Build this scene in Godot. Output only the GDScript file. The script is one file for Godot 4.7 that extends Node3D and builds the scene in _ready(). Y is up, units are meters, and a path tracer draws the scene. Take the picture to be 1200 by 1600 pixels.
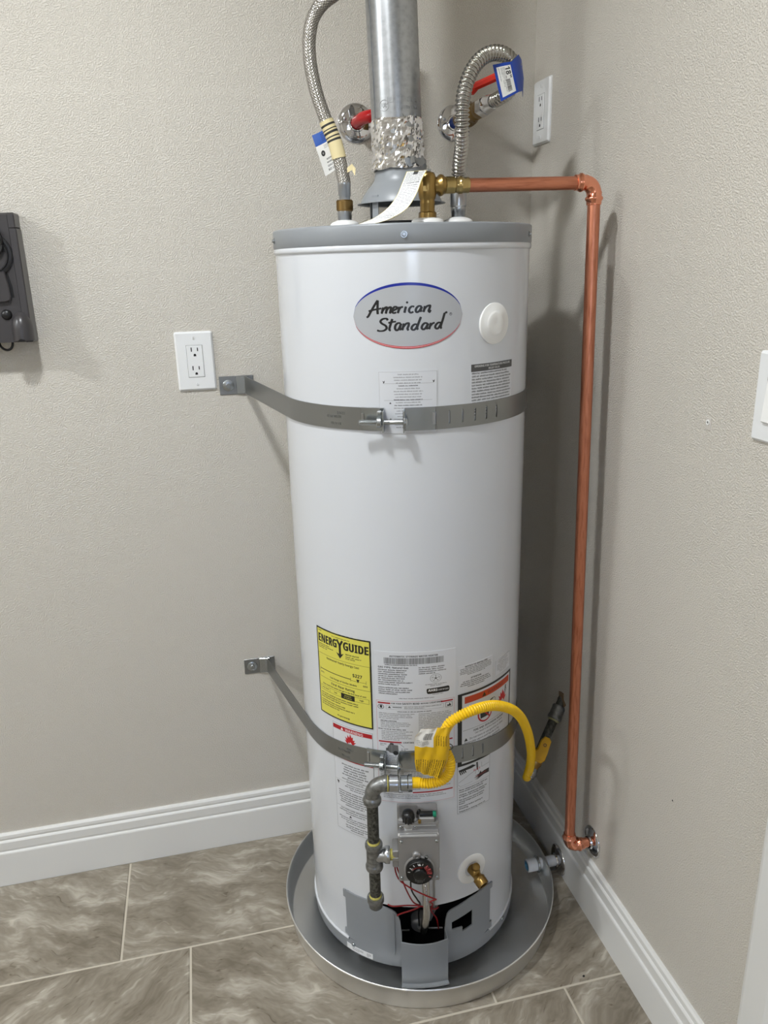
extends Node3D
# Water heater in the corner of a utility room. Metres, y up. The room corner stands at the origin: back wall z = 0, right wall x = 0.

const TX := -0.3757
const TZ := 0.2913
const TR := 0.2284
const ROOM_X := -4.6
const ROOM_Z := 3.6
const CEIL := 2.44
var TANK := Transform3D(Basis(Vector3.UP, deg_to_rad(-13.0)), Vector3(TX, 0, TZ))
var WORLD := Transform3D()
var used := {}
var M := {}
var rng := RandomNumberGenerator.new()

# ------------------------------------------------------------------ mesh builder
class B:
	var v := PackedVector3Array()
	var n := PackedVector3Array()
	var uv := PackedVector2Array()
	var xf := Transform3D()

	func _init(t := Transform3D()):
		xf = t

	func tri(a: Vector3, b: Vector3, c: Vector3, na: Vector3, nb: Vector3, nc: Vector3, ua := Vector2.ZERO, ub := Vector2.ZERO, uc := Vector2.ZERO):
		var g := (b - a).cross(c - a)
		if g.length_squared() < 1e-18:
			return
		if g.dot(na + nb + nc) > 0.0:
			var t := b; b = c; c = t
			t = nb; nb = nc; nc = t
			var u := ub; ub = uc; uc = u
		v.append(xf * a); v.append(xf * b); v.append(xf * c)
		n.append((xf.basis * na).normalized()); n.append((xf.basis * nb).normalized()); n.append((xf.basis * nc).normalized())
		uv.append(ua); uv.append(ub); uv.append(uc)

	func ftri(a: Vector3, b: Vector3, c: Vector3, out: Vector3):
		var g := (b - a).cross(c - a).normalized()
		if g.dot(out) < 0.0:
			g = -g
		tri(a, b, c, g, g, g, Vector2(a.x + a.z, a.y), Vector2(b.x + b.z, b.y), Vector2(c.x + c.z, c.y))

	func fquad(a: Vector3, b: Vector3, c: Vector3, d: Vector3, out: Vector3):
		ftri(a, b, c, out); ftri(a, c, d, out)

	# a box with chamfered edges, in the frame t
	func box(t: Transform3D, size: Vector3, bevel := 0.0):
		var h := size * 0.5
		var k := minf(bevel, minf(h.x, minf(h.y, h.z)) * 0.95)
		var c := {}
		for sx in [-1, 1]:
			for sy in [-1, 1]:
				for sz in [-1, 1]:
					var p := Vector3(sx * h.x, sy * h.y, sz * h.z)
					c[[sx, sy, sz]] = [t * (p - Vector3(0, sy * k, sz * k)), t * (p - Vector3(sx * k, 0, sz * k)), t * (p - Vector3(sx * k, sy * k, 0))]
					if k > 0.0:
						var q: Array = c[[sx, sy, sz]]
						ftri(q[0], q[1], q[2], t.basis * Vector3(sx, sy, sz))
		for ax in 3:
			var b1 := (ax + 1) % 3
			var b2 := (ax + 2) % 3
			for s in [-1, 1]:
				var out := Vector3.ZERO
				out[ax] = s
				var q := []
				for e in [[-1, -1], [1, -1], [1, 1], [-1, 1]]:
					var key := [0, 0, 0]
					key[ax] = s; key[b1] = e[0]; key[b2] = e[1]
					q.append(c[key][ax])
				fquad(q[0], q[1], q[2], q[3], t.basis * out)
				if k > 0.0:
					for s2 in [-1, 1]:
						var ka := [0, 0, 0]
						var kb := [0, 0, 0]
						ka[ax] = s; ka[b1] = s2; ka[b2] = -1
						kb[ax] = s; kb[b1] = s2; kb[b2] = 1
						var o2 := out
						o2[b1] = s2
						fquad(c[ka][ax], c[kb][ax], c[kb][b1], c[ka][b1], t.basis * o2)

	# turn a profile of (radius, height) round the y axis of t
	func lathe(t: Transform3D, prof: Array, seg := 32, a0 := 0.0, a1 := TAU, crease := 0.6):
		var m := prof.size() - 1
		var nn := []
		var lens := [0.0]
		for i in m:
			var d: Vector2 = prof[i + 1] - prof[i]
			nn.append(Vector2(d.y, -d.x).normalized())
			lens.append(lens[i] + d.length())
		for i in m:
			var n0: Vector2 = nn[i]
			var n1: Vector2 = nn[i]
			if i > 0 and nn[i].dot(nn[i - 1]) > crease:
				n0 = (nn[i] + nn[i - 1]).normalized()
			if i < m - 1 and nn[i].dot(nn[i + 1]) > crease:
				n1 = (nn[i] + nn[i + 1]).normalized()
			var p: Vector2 = prof[i]
			var q: Vector2 = prof[i + 1]
			for k in seg:
				var u0 := float(k) / seg
				var u1 := float(k + 1) / seg
				var d0 := Vector3(sin(lerpf(a0, a1, u0)), 0, cos(lerpf(a0, a1, u0)))
				var d1 := Vector3(sin(lerpf(a0, a1, u1)), 0, cos(lerpf(a0, a1, u1)))
				var A := t * (d0 * p.x + Vector3(0, p.y, 0))
				var Bb := t * (d1 * p.x + Vector3(0, p.y, 0))
				var C := t * (d1 * q.x + Vector3(0, q.y, 0))
				var D := t * (d0 * q.x + Vector3(0, q.y, 0))
				var nA := t.basis * (d0 * n0.x + Vector3(0, n0.y, 0))
				var nB := t.basis * (d1 * n0.x + Vector3(0, n0.y, 0))
				var nC := t.basis * (d1 * n1.x + Vector3(0, n1.y, 0))
				var nD := t.basis * (d0 * n1.x + Vector3(0, n1.y, 0))
				var v0: float = lens[i]
				var v1: float = lens[i + 1]
				tri(A, Bb, C, nA, nB, nC, Vector2(u0, v0), Vector2(u1, v0), Vector2(u1, v1))
				tri(A, C, D, nA, nC, nD, Vector2(u0, v0), Vector2(u1, v1), Vector2(u0, v1))

	# a tube through pts; rad is a number or one radius for each point
	func tube(pts: PackedVector3Array, rad, seg := 16, caps := true):
		var m := pts.size()
		var tang := []
		for i in m:
			tang.append((pts[mini(i + 1, m - 1)] - pts[maxi(i - 1, 0)]).normalized())
		var up := Vector3.UP if absf(tang[0].y) < 0.9 else Vector3.RIGHT
		var x: Vector3 = tang[0].cross(up).normalized()
		var run := 0.0
		var rows := []
		for i in m:
			var tg: Vector3 = tang[i]
			x = (x - tg * x.dot(tg)).normalized()
			var y := tg.cross(x)
			var r: float = rad if rad is float else rad[i]
			var slope := 0.0
			if not rad is float:
				var i0 := maxi(i - 1, 0)
				var i1 := mini(i + 1, m - 1)
				slope = (rad[i1] - rad[i0]) / maxf(1e-6, pts[i0].distance_to(pts[i1]))
			if i > 0:
				run += pts[i].distance_to(pts[i - 1])
			var ring := []
			for k in seg + 1:
				var a := TAU * k / seg
				var d := x * cos(a) + y * sin(a)
				ring.append([pts[i] + d * r, (d - tg * slope).normalized(), Vector2(float(k) / seg, run)])
			rows.append(ring)
		for i in m - 1:
			for k in seg:
				var a: Array = rows[i][k]
				var b: Array = rows[i][k + 1]
				var c: Array = rows[i + 1][k + 1]
				var d: Array = rows[i + 1][k]
				tri(a[0], b[0], c[0], a[1], b[1], c[1], a[2], b[2], c[2])
				tri(a[0], c[0], d[0], a[1], c[1], d[1], a[2], c[2], d[2])
		if caps:
			for e in [0, m - 1]:
				var o: Vector3 = -tang[0] if e == 0 else tang[m - 1]
				for k in seg:
					tri(pts[e], rows[e][k][0], rows[e][k + 1][0], o, o, o)

	# a flat outline (x, y) pushed out along z of t, edges bevelled
	func prism(t: Transform3D, poly: PackedVector2Array, z0: float, z1: float, bevel := 0.0):
		var p := poly
		if not Geometry2D.is_polygon_clockwise(p):
			p = p.duplicate(); p.reverse()
		var m := p.size()
		var inner := PackedVector2Array()
		for i in m:
			var e0 := (p[i] - p[(i + m - 1) % m]).normalized()
			var e1 := (p[(i + 1) % m] - p[i]).normalized()
			var bis := (Vector2(-e0.y, e0.x) + Vector2(-e1.y, e1.x))
			var l := bis.length_squared()
			inner.append(p[i] - bis * (2.0 * bevel / maxf(l, 0.3)) if bevel > 0.0 else p[i])
		var ids := Geometry2D.triangulate_polygon(inner)
		for i in range(0, ids.size(), 3):
			var a := inner[ids[i]]
			var b := inner[ids[i + 1]]
			var c := inner[ids[i + 2]]
			ftri(t * Vector3(a.x, a.y, z1), t * Vector3(b.x, b.y, z1), t * Vector3(c.x, c.y, z1), t.basis.z)
		ids = Geometry2D.triangulate_polygon(p)
		for i in range(0, ids.size(), 3):
			var a := p[ids[i]]
			var b := p[ids[i + 1]]
			var c := p[ids[i + 2]]
			ftri(t * Vector3(a.x, a.y, z0), t * Vector3(b.x, b.y, z0), t * Vector3(c.x, c.y, z0), -t.basis.z)
		for i in m:
			var a := p[i]
			var b := p[(i + 1) % m]
			var o2 := Vector2(-(b - a).y, (b - a).x).normalized()
			var o := t.basis * Vector3(o2.x, o2.y, 0)
			fquad(t * Vector3(a.x, a.y, z0), t * Vector3(b.x, b.y, z0), t * Vector3(b.x, b.y, z1 - bevel), t * Vector3(a.x, a.y, z1 - bevel), o)
			if bevel > 0.0:
				var ai := inner[i]
				var bi := inner[(i + 1) % m]
				fquad(t * Vector3(a.x, a.y, z1 - bevel), t * Vector3(b.x, b.y, z1 - bevel), t * Vector3(bi.x, bi.y, z1), t * Vector3(ai.x, ai.y, z1), o + t.basis.z)

	# a plate bent round the y axis between radii r0 < r1; columns at angles (degrees) with their lower and upper heights
	func strip(ths: Array, lo: Array, hi: Array, r0: float, r1: float):
		var m := ths.size()
		var P := func(i: int, r: float, y: float) -> Vector3:
			var a := deg_to_rad(ths[i])
			return Vector3(sin(a) * r, y, cos(a) * r)
		var N := func(i: int) -> Vector3:
			var a := deg_to_rad(ths[i])
			return Vector3(sin(a), 0, cos(a))
		for i in m - 1:
			var j := i + 1
			var u0: float = (ths[i] - ths[0]) / (ths[m - 1] - ths[0])
			var u1: float = (ths[j] - ths[0]) / (ths[m - 1] - ths[0])
			var a: Vector3 = P.call(i, r1, lo[i])
			var b: Vector3 = P.call(j, r1, lo[j])
			var c: Vector3 = P.call(j, r1, hi[j])
			var d: Vector3 = P.call(i, r1, hi[i])
			tri(a, b, c, N.call(i), N.call(j), N.call(j), Vector2(u0, 1), Vector2(u1, 1), Vector2(u1, 0))
			tri(a, c, d, N.call(i), N.call(j), N.call(i), Vector2(u0, 1), Vector2(u1, 0), Vector2(u0, 0))
			var e: Vector3 = P.call(i, r0, lo[i])
			var f: Vector3 = P.call(j, r0, lo[j])
			var g: Vector3 = P.call(j, r0, hi[j])
			var h: Vector3 = P.call(i, r0, hi[i])
			fquad(d, c, g, h, Vector3.UP)
			fquad(a, b, f, e, Vector3.DOWN)
			tri(e, f, g, -N.call(i), -N.call(j), -N.call(j)); tri(e, g, h, -N.call(i), -N.call(j), -N.call(i))
		for i in [0, m - 1]:
			var o: Vector3 = (P.call(i, 1.0, 0.0) - P.call(m - 2 if i > 0 else 1, 1.0, 0.0))
			fquad(P.call(i, r0, lo[i]), P.call(i, r1, lo[i]), P.call(i, r1, hi[i]), P.call(i, r0, hi[i]), o)

	# a printed label bent round the y axis
	func label(a0: float, a1: float, y0: float, y1: float, r: float, cols := 16):
		var ths := []
		var lo := []
		var hi := []
		for i in cols + 1:
			ths.append(lerpf(a0, a1, float(i) / cols)); lo.append(y0); hi.append(y1)
		strip(ths, lo, hi, r - 0.0005, r)

	# a sheet given as rows of points, smooth, with a thickness along its normals
	func sheet(rows: Array, thick := 0.0006, flat := false):
		var R := rows.size()
		var Cn: int = rows[0].size()
		var nor := []
		for i in R:
			var line := []
			for j in Cn:
				var du: Vector3 = rows[i][mini(j + 1, Cn - 1)] - rows[i][maxi(j - 1, 0)]
				var dv: Vector3 = rows[mini(i + 1, R - 1)][j] - rows[maxi(i - 1, 0)][j]
				line.append(dv.cross(du).normalized())
			nor.append(line)
		for s in [1.0, -1.0]:
			for i in R - 1:
				for j in Cn - 1:
					var q := []
					for e in [[i, j], [i, j + 1], [i + 1, j + 1], [i + 1, j]]:
						var nn: Vector3 = nor[e[0]][e[1]] * s
						q.append([rows[e[0]][e[1]] + nn * thick * 0.5, nn, Vector2(float(e[1]) / (Cn - 1), float(e[0]) / (R - 1))])
					for tr in [[0, 1, 2], [0, 2, 3]]:
						var a: Array = q[tr[0]]
						var b: Array = q[tr[1]]
						var c: Array = q[tr[2]]
						if flat:
							var g: Vector3 = (b[0] - a[0]).cross(c[0] - a[0]).normalized()
							g = g if g.dot(a[1]) > 0 else -g
							tri(a[0], b[0], c[0], g, g, g, a[2], b[2], c[2])
						else:
							tri(a[0], b[0], c[0], a[1], b[1], c[1], a[2], b[2], c[2])
		for i in R - 1:
			for j in [0, Cn - 1]:
				var o: Vector3 = rows[i][j] - rows[i][1 if j == 0 else Cn - 2]
				var h0: Vector3 = nor[i][j] * thick * 0.5
				var h1: Vector3 = nor[i + 1][j] * thick * 0.5
				fquad(rows[i][j] + h0, rows[i + 1][j] + h1, rows[i + 1][j] - h1, rows[i][j] - h0, o)
		for j in Cn - 1:
			for i in [0, R - 1]:
				var o: Vector3 = rows[i][j] - rows[1 if i == 0 else R - 2][j]
				var h0: Vector3 = nor[i][j] * thick * 0.5
				var h1: Vector3 = nor[i][j + 1] * thick * 0.5
				fquad(rows[i][j] + h0, rows[i][j + 1] + h1, rows[i][j + 1] - h1, rows[i][j] - h0, o)

	func mesh(inv: Transform3D) -> ArrayMesh:
		var arr := []
		arr.resize(Mesh.ARRAY_MAX)
		arr[Mesh.ARRAY_VERTEX] = inv * v
		var rot := Transform3D(inv.basis, Vector3.ZERO)
		arr[Mesh.ARRAY_NORMAL] = rot * n
		arr[Mesh.ARRAY_TEX_UV] = uv
		var me := ArrayMesh.new()
		me.add_surface_from_arrays(Mesh.PRIMITIVE_TRIANGLES, arr)
		return me

# ------------------------------------------------------------------ scene helpers
func numbered(called: String) -> String:
	var k: int = used.get(called, 0)
	used[called] = k + 1
	return called if k == 0 else "%s_%03d" % [called, k]

func tag(o: Node, label: String, category: String, group := ""):
	o.set_meta("label", label)
	o.set_meta("category", category)
	if group:
		o.set_meta("group", group)

func thing(called: String, label: String, category: String, at: Vector3, group := "", turn := 0.0) -> Node3D:
	var o := Node3D.new()
	o.name = numbered(called)
	add_child(o)
	o.transform = Transform3D(Basis(Vector3.UP, turn), at)
	tag(o, label, category, group)
	return o

func part(b: B, called: String, m: Material, parent: Node, label := "") -> MeshInstance3D:
	var inv := Transform3D()
	var p := parent
	while p != self and p is Node3D:
		inv = p.transform * inv
		p = p.get_parent()
	var o := MeshInstance3D.new()
	o.name = called
	o.mesh = b.mesh(inv.affine_inverse())
	o.material_override = m
	parent.add_child(o, true)
	if label:
		o.set_meta("label", label)
	return o

func struct(b: B, called: String, m: Material) -> MeshInstance3D:
	var o := part(b, called, m, self)
	o.set_meta("kind", "structure")
	return o

func at(p: Vector3) -> Transform3D:
	return Transform3D(Basis(), p)

# a frame at p whose y axis points along d
func along(p: Vector3, d: Vector3, roll := 0.0) -> Transform3D:
	var y := d.normalized()
	var x := y.cross(Vector3.FORWARD if absf(y.z) < 0.9 else Vector3.UP).normalized()
	return Transform3D(Basis(x, y, x.cross(y)) * Basis(Vector3.UP, roll), p)

func tl(x: float, y: float, z: float) -> Vector3:      # tank-local to world
	return TANK * Vector3(x, y, z)

func smooth_path(p: Array, step := 0.004) -> PackedVector3Array:
	var out := PackedVector3Array()
	var m := p.size()
	for i in m - 1:
		var p0: Vector3 = p[maxi(i - 1, 0)]
		var p1: Vector3 = p[i]
		var p2: Vector3 = p[i + 1]
		var p3: Vector3 = p[mini(i + 2, m - 1)]
		var k := maxi(2, ceili(p1.distance_to(p2) / step))
		for j in k:
			out.append(p1.cubic_interpolate(p2, p0, p3, float(j) / k))
	out.append(p[m - 1])
	return out

func even_path(p: PackedVector3Array, step: float) -> PackedVector3Array:
	var out := PackedVector3Array([p[0]])
	var left := step
	for i in p.size() - 1:
		var a := p[i]
		var l := a.distance_to(p[i + 1])
		var s := left
		while s <= l:
			out.append(a.lerp(p[i + 1], s / l))
			s += step
		left = s - l
	return out

# a hose with rings round it
func ribbed(b: B, ctrl: Array, r: float, amp: float, pitch: float, seg := 16):
	var p := even_path(smooth_path(ctrl, 0.002), pitch / 6.0)
	var rad := []
	for i in p.size():
		rad.append(r + amp * (absf(sin(PI * i / 6.0)) * 2.0 - 1.0))
	b.tube(p, rad, seg)

func hexnut(b: B, t: Transform3D, r: float, y0: float, y1: float):
	var c := r * 0.12
	b.lathe(t, [Vector2(0, y0), Vector2(r - c, y0), Vector2(r, y0 + c), Vector2(r, y1 - c), Vector2(r - c, y1), Vector2(0, y1)], 6, 0.0, TAU, 2.0)

func mat(called: String, c: Color, rough := 0.5, metal := 0.0, spec := 0.5) -> StandardMaterial3D:
	var m := StandardMaterial3D.new()
	m.resource_name = called
	m.albedo_color = c
	m.roughness = rough
	m.metallic = metal
	m.metallic_specular = spec
	M[called] = m
	return m

func noise_tex(freq: float, octaves: int, ramp: Array, size := 512, seed_ := 1, type := FastNoiseLite.TYPE_SIMPLEX_SMOOTH) -> NoiseTexture2D:
	var nz := FastNoiseLite.new()
	nz.seed = seed_
	nz.noise_type = type
	nz.frequency = freq
	nz.fractal_octaves = octaves
	var t := NoiseTexture2D.new()
	t.width = size
	t.height = size
	t.seamless = true
	t.noise = nz
	var g := Gradient.new()
	g.offsets = PackedFloat32Array(ramp.map(func(e): return e[0]))
	g.colors = PackedColorArray(ramp.map(func(e): return e[1]))
	t.color_ramp = g
	return t

func grey(x: float) -> Color:
	return Color(x, x, x)

# ------------------------------------------------------------------ drawing on images
var glyphs := {}
var fonts := {}

func font(bold: bool) -> Font:
	if not fonts.has(bold):
		var f := SystemFont.new()
		f.font_names = PackedStringArray(["Droid Sans"])
		f.font_weight = 700 if bold else 400
		fonts[bold] = f
	return fonts[bold]

# coverage of triangles (Vector2 triples) painted on an image
func fill_tris(im: Image, t: PackedVector2Array, c: Color, ss := 3):
	if t.is_empty():
		return
	var lo := t[0]
	var hi := t[0]
	for p in t:
		lo = lo.min(p); hi = hi.max(p)
	var x0 := clampi(floori(lo.x), 0, im.get_width() - 1)
	var y0 := clampi(floori(lo.y), 0, im.get_height() - 1)
	var x1 := clampi(ceili(hi.x), 0, im.get_width() - 1)
	var y1 := clampi(ceili(hi.y), 0, im.get_height() - 1)
	var w := (x1 - x0 + 1) * ss
	var h := (y1 - y0 + 1) * ss
	var hit := PackedByteArray()
	hit.resize(w * h)
	for i in range(0, t.size(), 3):
		var ys := [t[i].y, t[i + 1].y, t[i + 2].y]
		var r0 := maxi(0, ceili((ys.min() - y0) * ss - 0.5))
		var r1 := mini(h - 1, floori((ys.max() - y0) * ss - 0.5))
		for r in range(r0, r1 + 1):
			var y := y0 + (r + 0.5) / ss
			var xa := 1e9
			var xb := -1e9
			for e in 3:
				var a := t[i + e]
				var b := t[i + (e + 1) % 3]
				if (a.y <= y) != (b.y <= y):
					var x := a.x + (b.x - a.x) * (y - a.y) / (b.y - a.y)
					xa = minf(xa, x); xb = maxf(xb, x)
			var c0 := maxi(0, ceili((xa - x0) * ss - 0.5))
			var c1 := mini(w - 1, floori((xb - x0) * ss - 0.5))
			for k in range(c0, c1 + 1):
				hit[r * w + k] = 1
	for y in y1 - y0 + 1:
		for x in x1 - x0 + 1:
			var s := 0
			for j in ss:
				var row := (y * ss + j) * w + x * ss
				for i in ss:
					s += hit[row + i]
			if s:
				var k := c
				k.a = c.a * s / float(ss * ss)
				im.set_pixel(x0 + x, y0 + y, im.get_pixel(x0 + x, y0 + y).blend(k))

func fill_poly(im: Image, p: PackedVector2Array, c: Color):
	var ids := Geometry2D.triangulate_polygon(p)
	var t := PackedVector2Array()
	for i in ids:
		t.append(p[i])
	fill_tris(im, t, c)

func rect(im: Image, x: float, y: float, w: float, h: float, c: Color):
	fill_tris(im, PackedVector2Array([Vector2(x, y), Vector2(x + w, y), Vector2(x + w, y + h), Vector2(x, y), Vector2(x + w, y + h), Vector2(x, y + h)]), c, 2)

func frame(im: Image, x: float, y: float, w: float, h: float, t: float, c: Color):
	rect(im, x, y, w, t, c); rect(im, x, y + h - t, w, t, c); rect(im, x, y + t, t, h - 2 * t, c); rect(im, x + w - t, y + t, t, h - 2 * t, c)

func line(im: Image, pts: Array, w: float, c: Color):
	var t := PackedVector2Array()
	for i in pts.size() - 1:
		var a: Vector2 = pts[i]
		var b: Vector2 = pts[i + 1]
		var d := (b - a).normalized() * w * 0.5
		var e := Vector2(-d.y, d.x)
		t.append_array([a - d + e, b + d + e, b + d - e, a - d + e, b + d - e, a - d - e])
	fill_tris(im, t, c)

func disc(im: Image, c: Vector2, rx: float, ry: float, col: Color):
	var p := PackedVector2Array()
	for i in 32:
		p.append(c + Vector2(cos(TAU * i / 32) * rx, sin(TAU * i / 32) * ry))
	fill_poly(im, p, col)

func ringline(im: Image, c: Vector2, rx: float, ry: float, w: float, col: Color):
	var p := []
	for i in 33:
		p.append(c + Vector2(cos(TAU * i / 32) * rx, sin(TAU * i / 32) * ry))
	line(im, p, w, col)

func glyph(ch: String, px: float, bold: bool, sx: float, col: Color) -> Array:
	var key := [ch, px, bold, sx, col]
	if glyphs.has(key):
		return glyphs[key]
	var f := font(bold)
	var adv := f.get_string_size(ch, HORIZONTAL_ALIGNMENT_LEFT, -1, 64).x * px / 64.0 * sx
	var im := Image.create(ceili(adv) + 6, ceili(px * 1.4) + 4, false, Image.FORMAT_RGBA8)
	im.fill(Color(col.r, col.g, col.b, 0))
	if ch != " ":
		var tm := TextMesh.new()
		tm.font = f
		tm.text = ch
		tm.font_size = 64
		tm.pixel_size = 1.0
		tm.depth = 0.0
		tm.curve_step = 4.0
		tm.horizontal_alignment = HORIZONTAL_ALIGNMENT_LEFT
		tm.vertical_alignment = VERTICAL_ALIGNMENT_TOP
		var a := tm.get_mesh_arrays()
		var vs: PackedVector3Array = a[Mesh.ARRAY_VERTEX]
		var ix: PackedInt32Array = a[Mesh.ARRAY_INDEX] if a[Mesh.ARRAY_INDEX] != null else PackedInt32Array(range(vs.size()))
		var t := PackedVector2Array()
		for i in ix:
			t.append(Vector2(vs[i].x * sx, -vs[i].y) * px / 64.0 + Vector2(2, 2))
		var flat := Image.create(im.get_width(), im.get_height(), false, Image.FORMAT_RGBA8)
		flat.fill(Color(0, 0, 0, 1))
		fill_tris(flat, t, Color.WHITE)
		for y in im.get_height():
			for x in im.get_width():
				im.set_pixel(x, y, Color(col.r, col.g, col.b, flat.get_pixel(x, y).r))
	glyphs[key] = [im, adv]
	return glyphs[key]

# text with its top left, centre or right at (x, y); px is the font size
func text(im: Image, s: String, x: float, y: float, px: float, col := Color(0.05, 0.05, 0.05), bold := true, align := 0, sx := 1.0) -> float:
	var w := 0.0
	for ch in s:
		w += glyph(ch, px, bold, sx, col)[1]
	var cx := x - w * 0.5 * align
	for ch in s:
		var g := glyph(ch, px, bold, sx, col)
		im.blend_rect(g[0], Rect2i(Vector2i.ZERO, g[0].get_size()), Vector2i(roundi(cx) - 2, roundi(y) - 2))
		cx += g[1]
	return w

# small print too fine to read: rows of word-long marks
func fine(im: Image, x: float, y: float, w: float, rows: int, pitch: float, col: Color, align := 0, sd := 1, ragged := 0.35):
	var r := RandomNumberGenerator.new()
	r.seed = sd
	for k in rows:
		var full := w * (1.0 - ragged * r.randf() if k < rows - 1 else 0.55)
		var cx := x + (w - full) * 0.5 * align
		var stop := cx + full
		while cx < stop:
			var word := minf(pitch * r.randf_range(0.7, 3.2), stop - cx)
			var e := cx + word
			while cx < e - 0.5:
				var hh := pitch * r.randf_range(0.34, 0.55)
				rect(im, cx, y + k * pitch + pitch * 0.6 - hh, pitch * 0.2, hh, Color(col, col.a * 0.9))
				rect(im, cx, y + k * pitch + pitch * (0.5 if r.randf() < 0.5 else 0.2), pitch * 0.3, pitch * 0.1, Color(col, col.a * 0.8))
				cx += pitch * 0.34
			cx = e + pitch * 0.35

func canvas(w: int, h: int, c: Color) -> Image:
	var im := Image.create(w, h, false, Image.FORMAT_RGBA8)
	im.fill(c)
	return im

func paper(called: String, im: Image, rough := 0.45) -> StandardMaterial3D:
	var m := mat(called, Color.WHITE, rough)
	m.albedo_texture = ImageTexture.create_from_image(im)
	m.texture_repeat = false
	return m

# ------------------------------------------------------------------ the build
func _ready():
	rng.seed = 7
	set_view()
	set_lights()
	make_materials()
	make_room()
	make_heater()
	make_pan()
	make_top_fittings()
	make_copper_and_wall_fittings()
	make_straps()
	make_gas()
	make_wall_things()

func set_view():
	var cam := Camera3D.new()
	cam.name = "camera"
	add_child(cam)
	cam.position = Vector3(-0.7558, 1.4275, 1.7358)
	cam.rotation = Vector3(-0.3079, -0.2269, -0.0265)
	cam.fov = 66.66
	cam.near = 0.02
	cam.current = true
	var e := Environment.new()
	var sky := Sky.new()
	var sm := ProceduralSkyMaterial.new()
	sm.sky_top_color = Color(0.55, 0.68, 0.90)
	sm.sky_horizon_color = Color(0.80, 0.86, 0.95)
	sm.ground_bottom_color = Color(0.55, 0.55, 0.52)
	sm.ground_horizon_color = Color(0.72, 0.74, 0.76)
	sm.energy_multiplier = 1.0
	sky.sky_material = sm
	e.background_mode = Environment.BG_SKY
	e.sky = sky
	e.background_energy_multiplier = 16.0
	e.tonemap_mode = Environment.TONE_MAPPER_LINEAR
	e.tonemap_exposure = 1.0
	e.sdfgi_enabled = true
	e.ssao_enabled = true
	e.ssil_enabled = true
	var we := WorldEnvironment.new()
	we.name = "environment"
	we.environment = e
	add_child(we)

const CANS := [[-1.0, 0.95, 1.0], [-2.5, 0.95, 1.35], [-4.0, 0.95, 1.35], [-2.0, 2.65, 0.60], [-3.5, 2.65, 0.60]]
const CAN_ENERGY := 2.02

func set_lights():
	for c in CANS:
		var l := AreaLight3D.new()
		l.name = "ceiling_downlight_lamp"
		add_child(l, true)
		l.area_size = Vector2(0.12, 0.12)
		l.area_normalize_energy = true
		l.position = Vector3(c[0], CEIL - 0.016, c[1])
		l.rotation = Vector3(-PI / 2, 0, 0)
		l.light_energy = CAN_ENERGY * c[2]
		l.light_color = Color(0.975, 0.99, 1.0)
		l.area_range = 12.0
		l.area_attenuation = 2.0
		l.shadow_enabled = true

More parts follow.
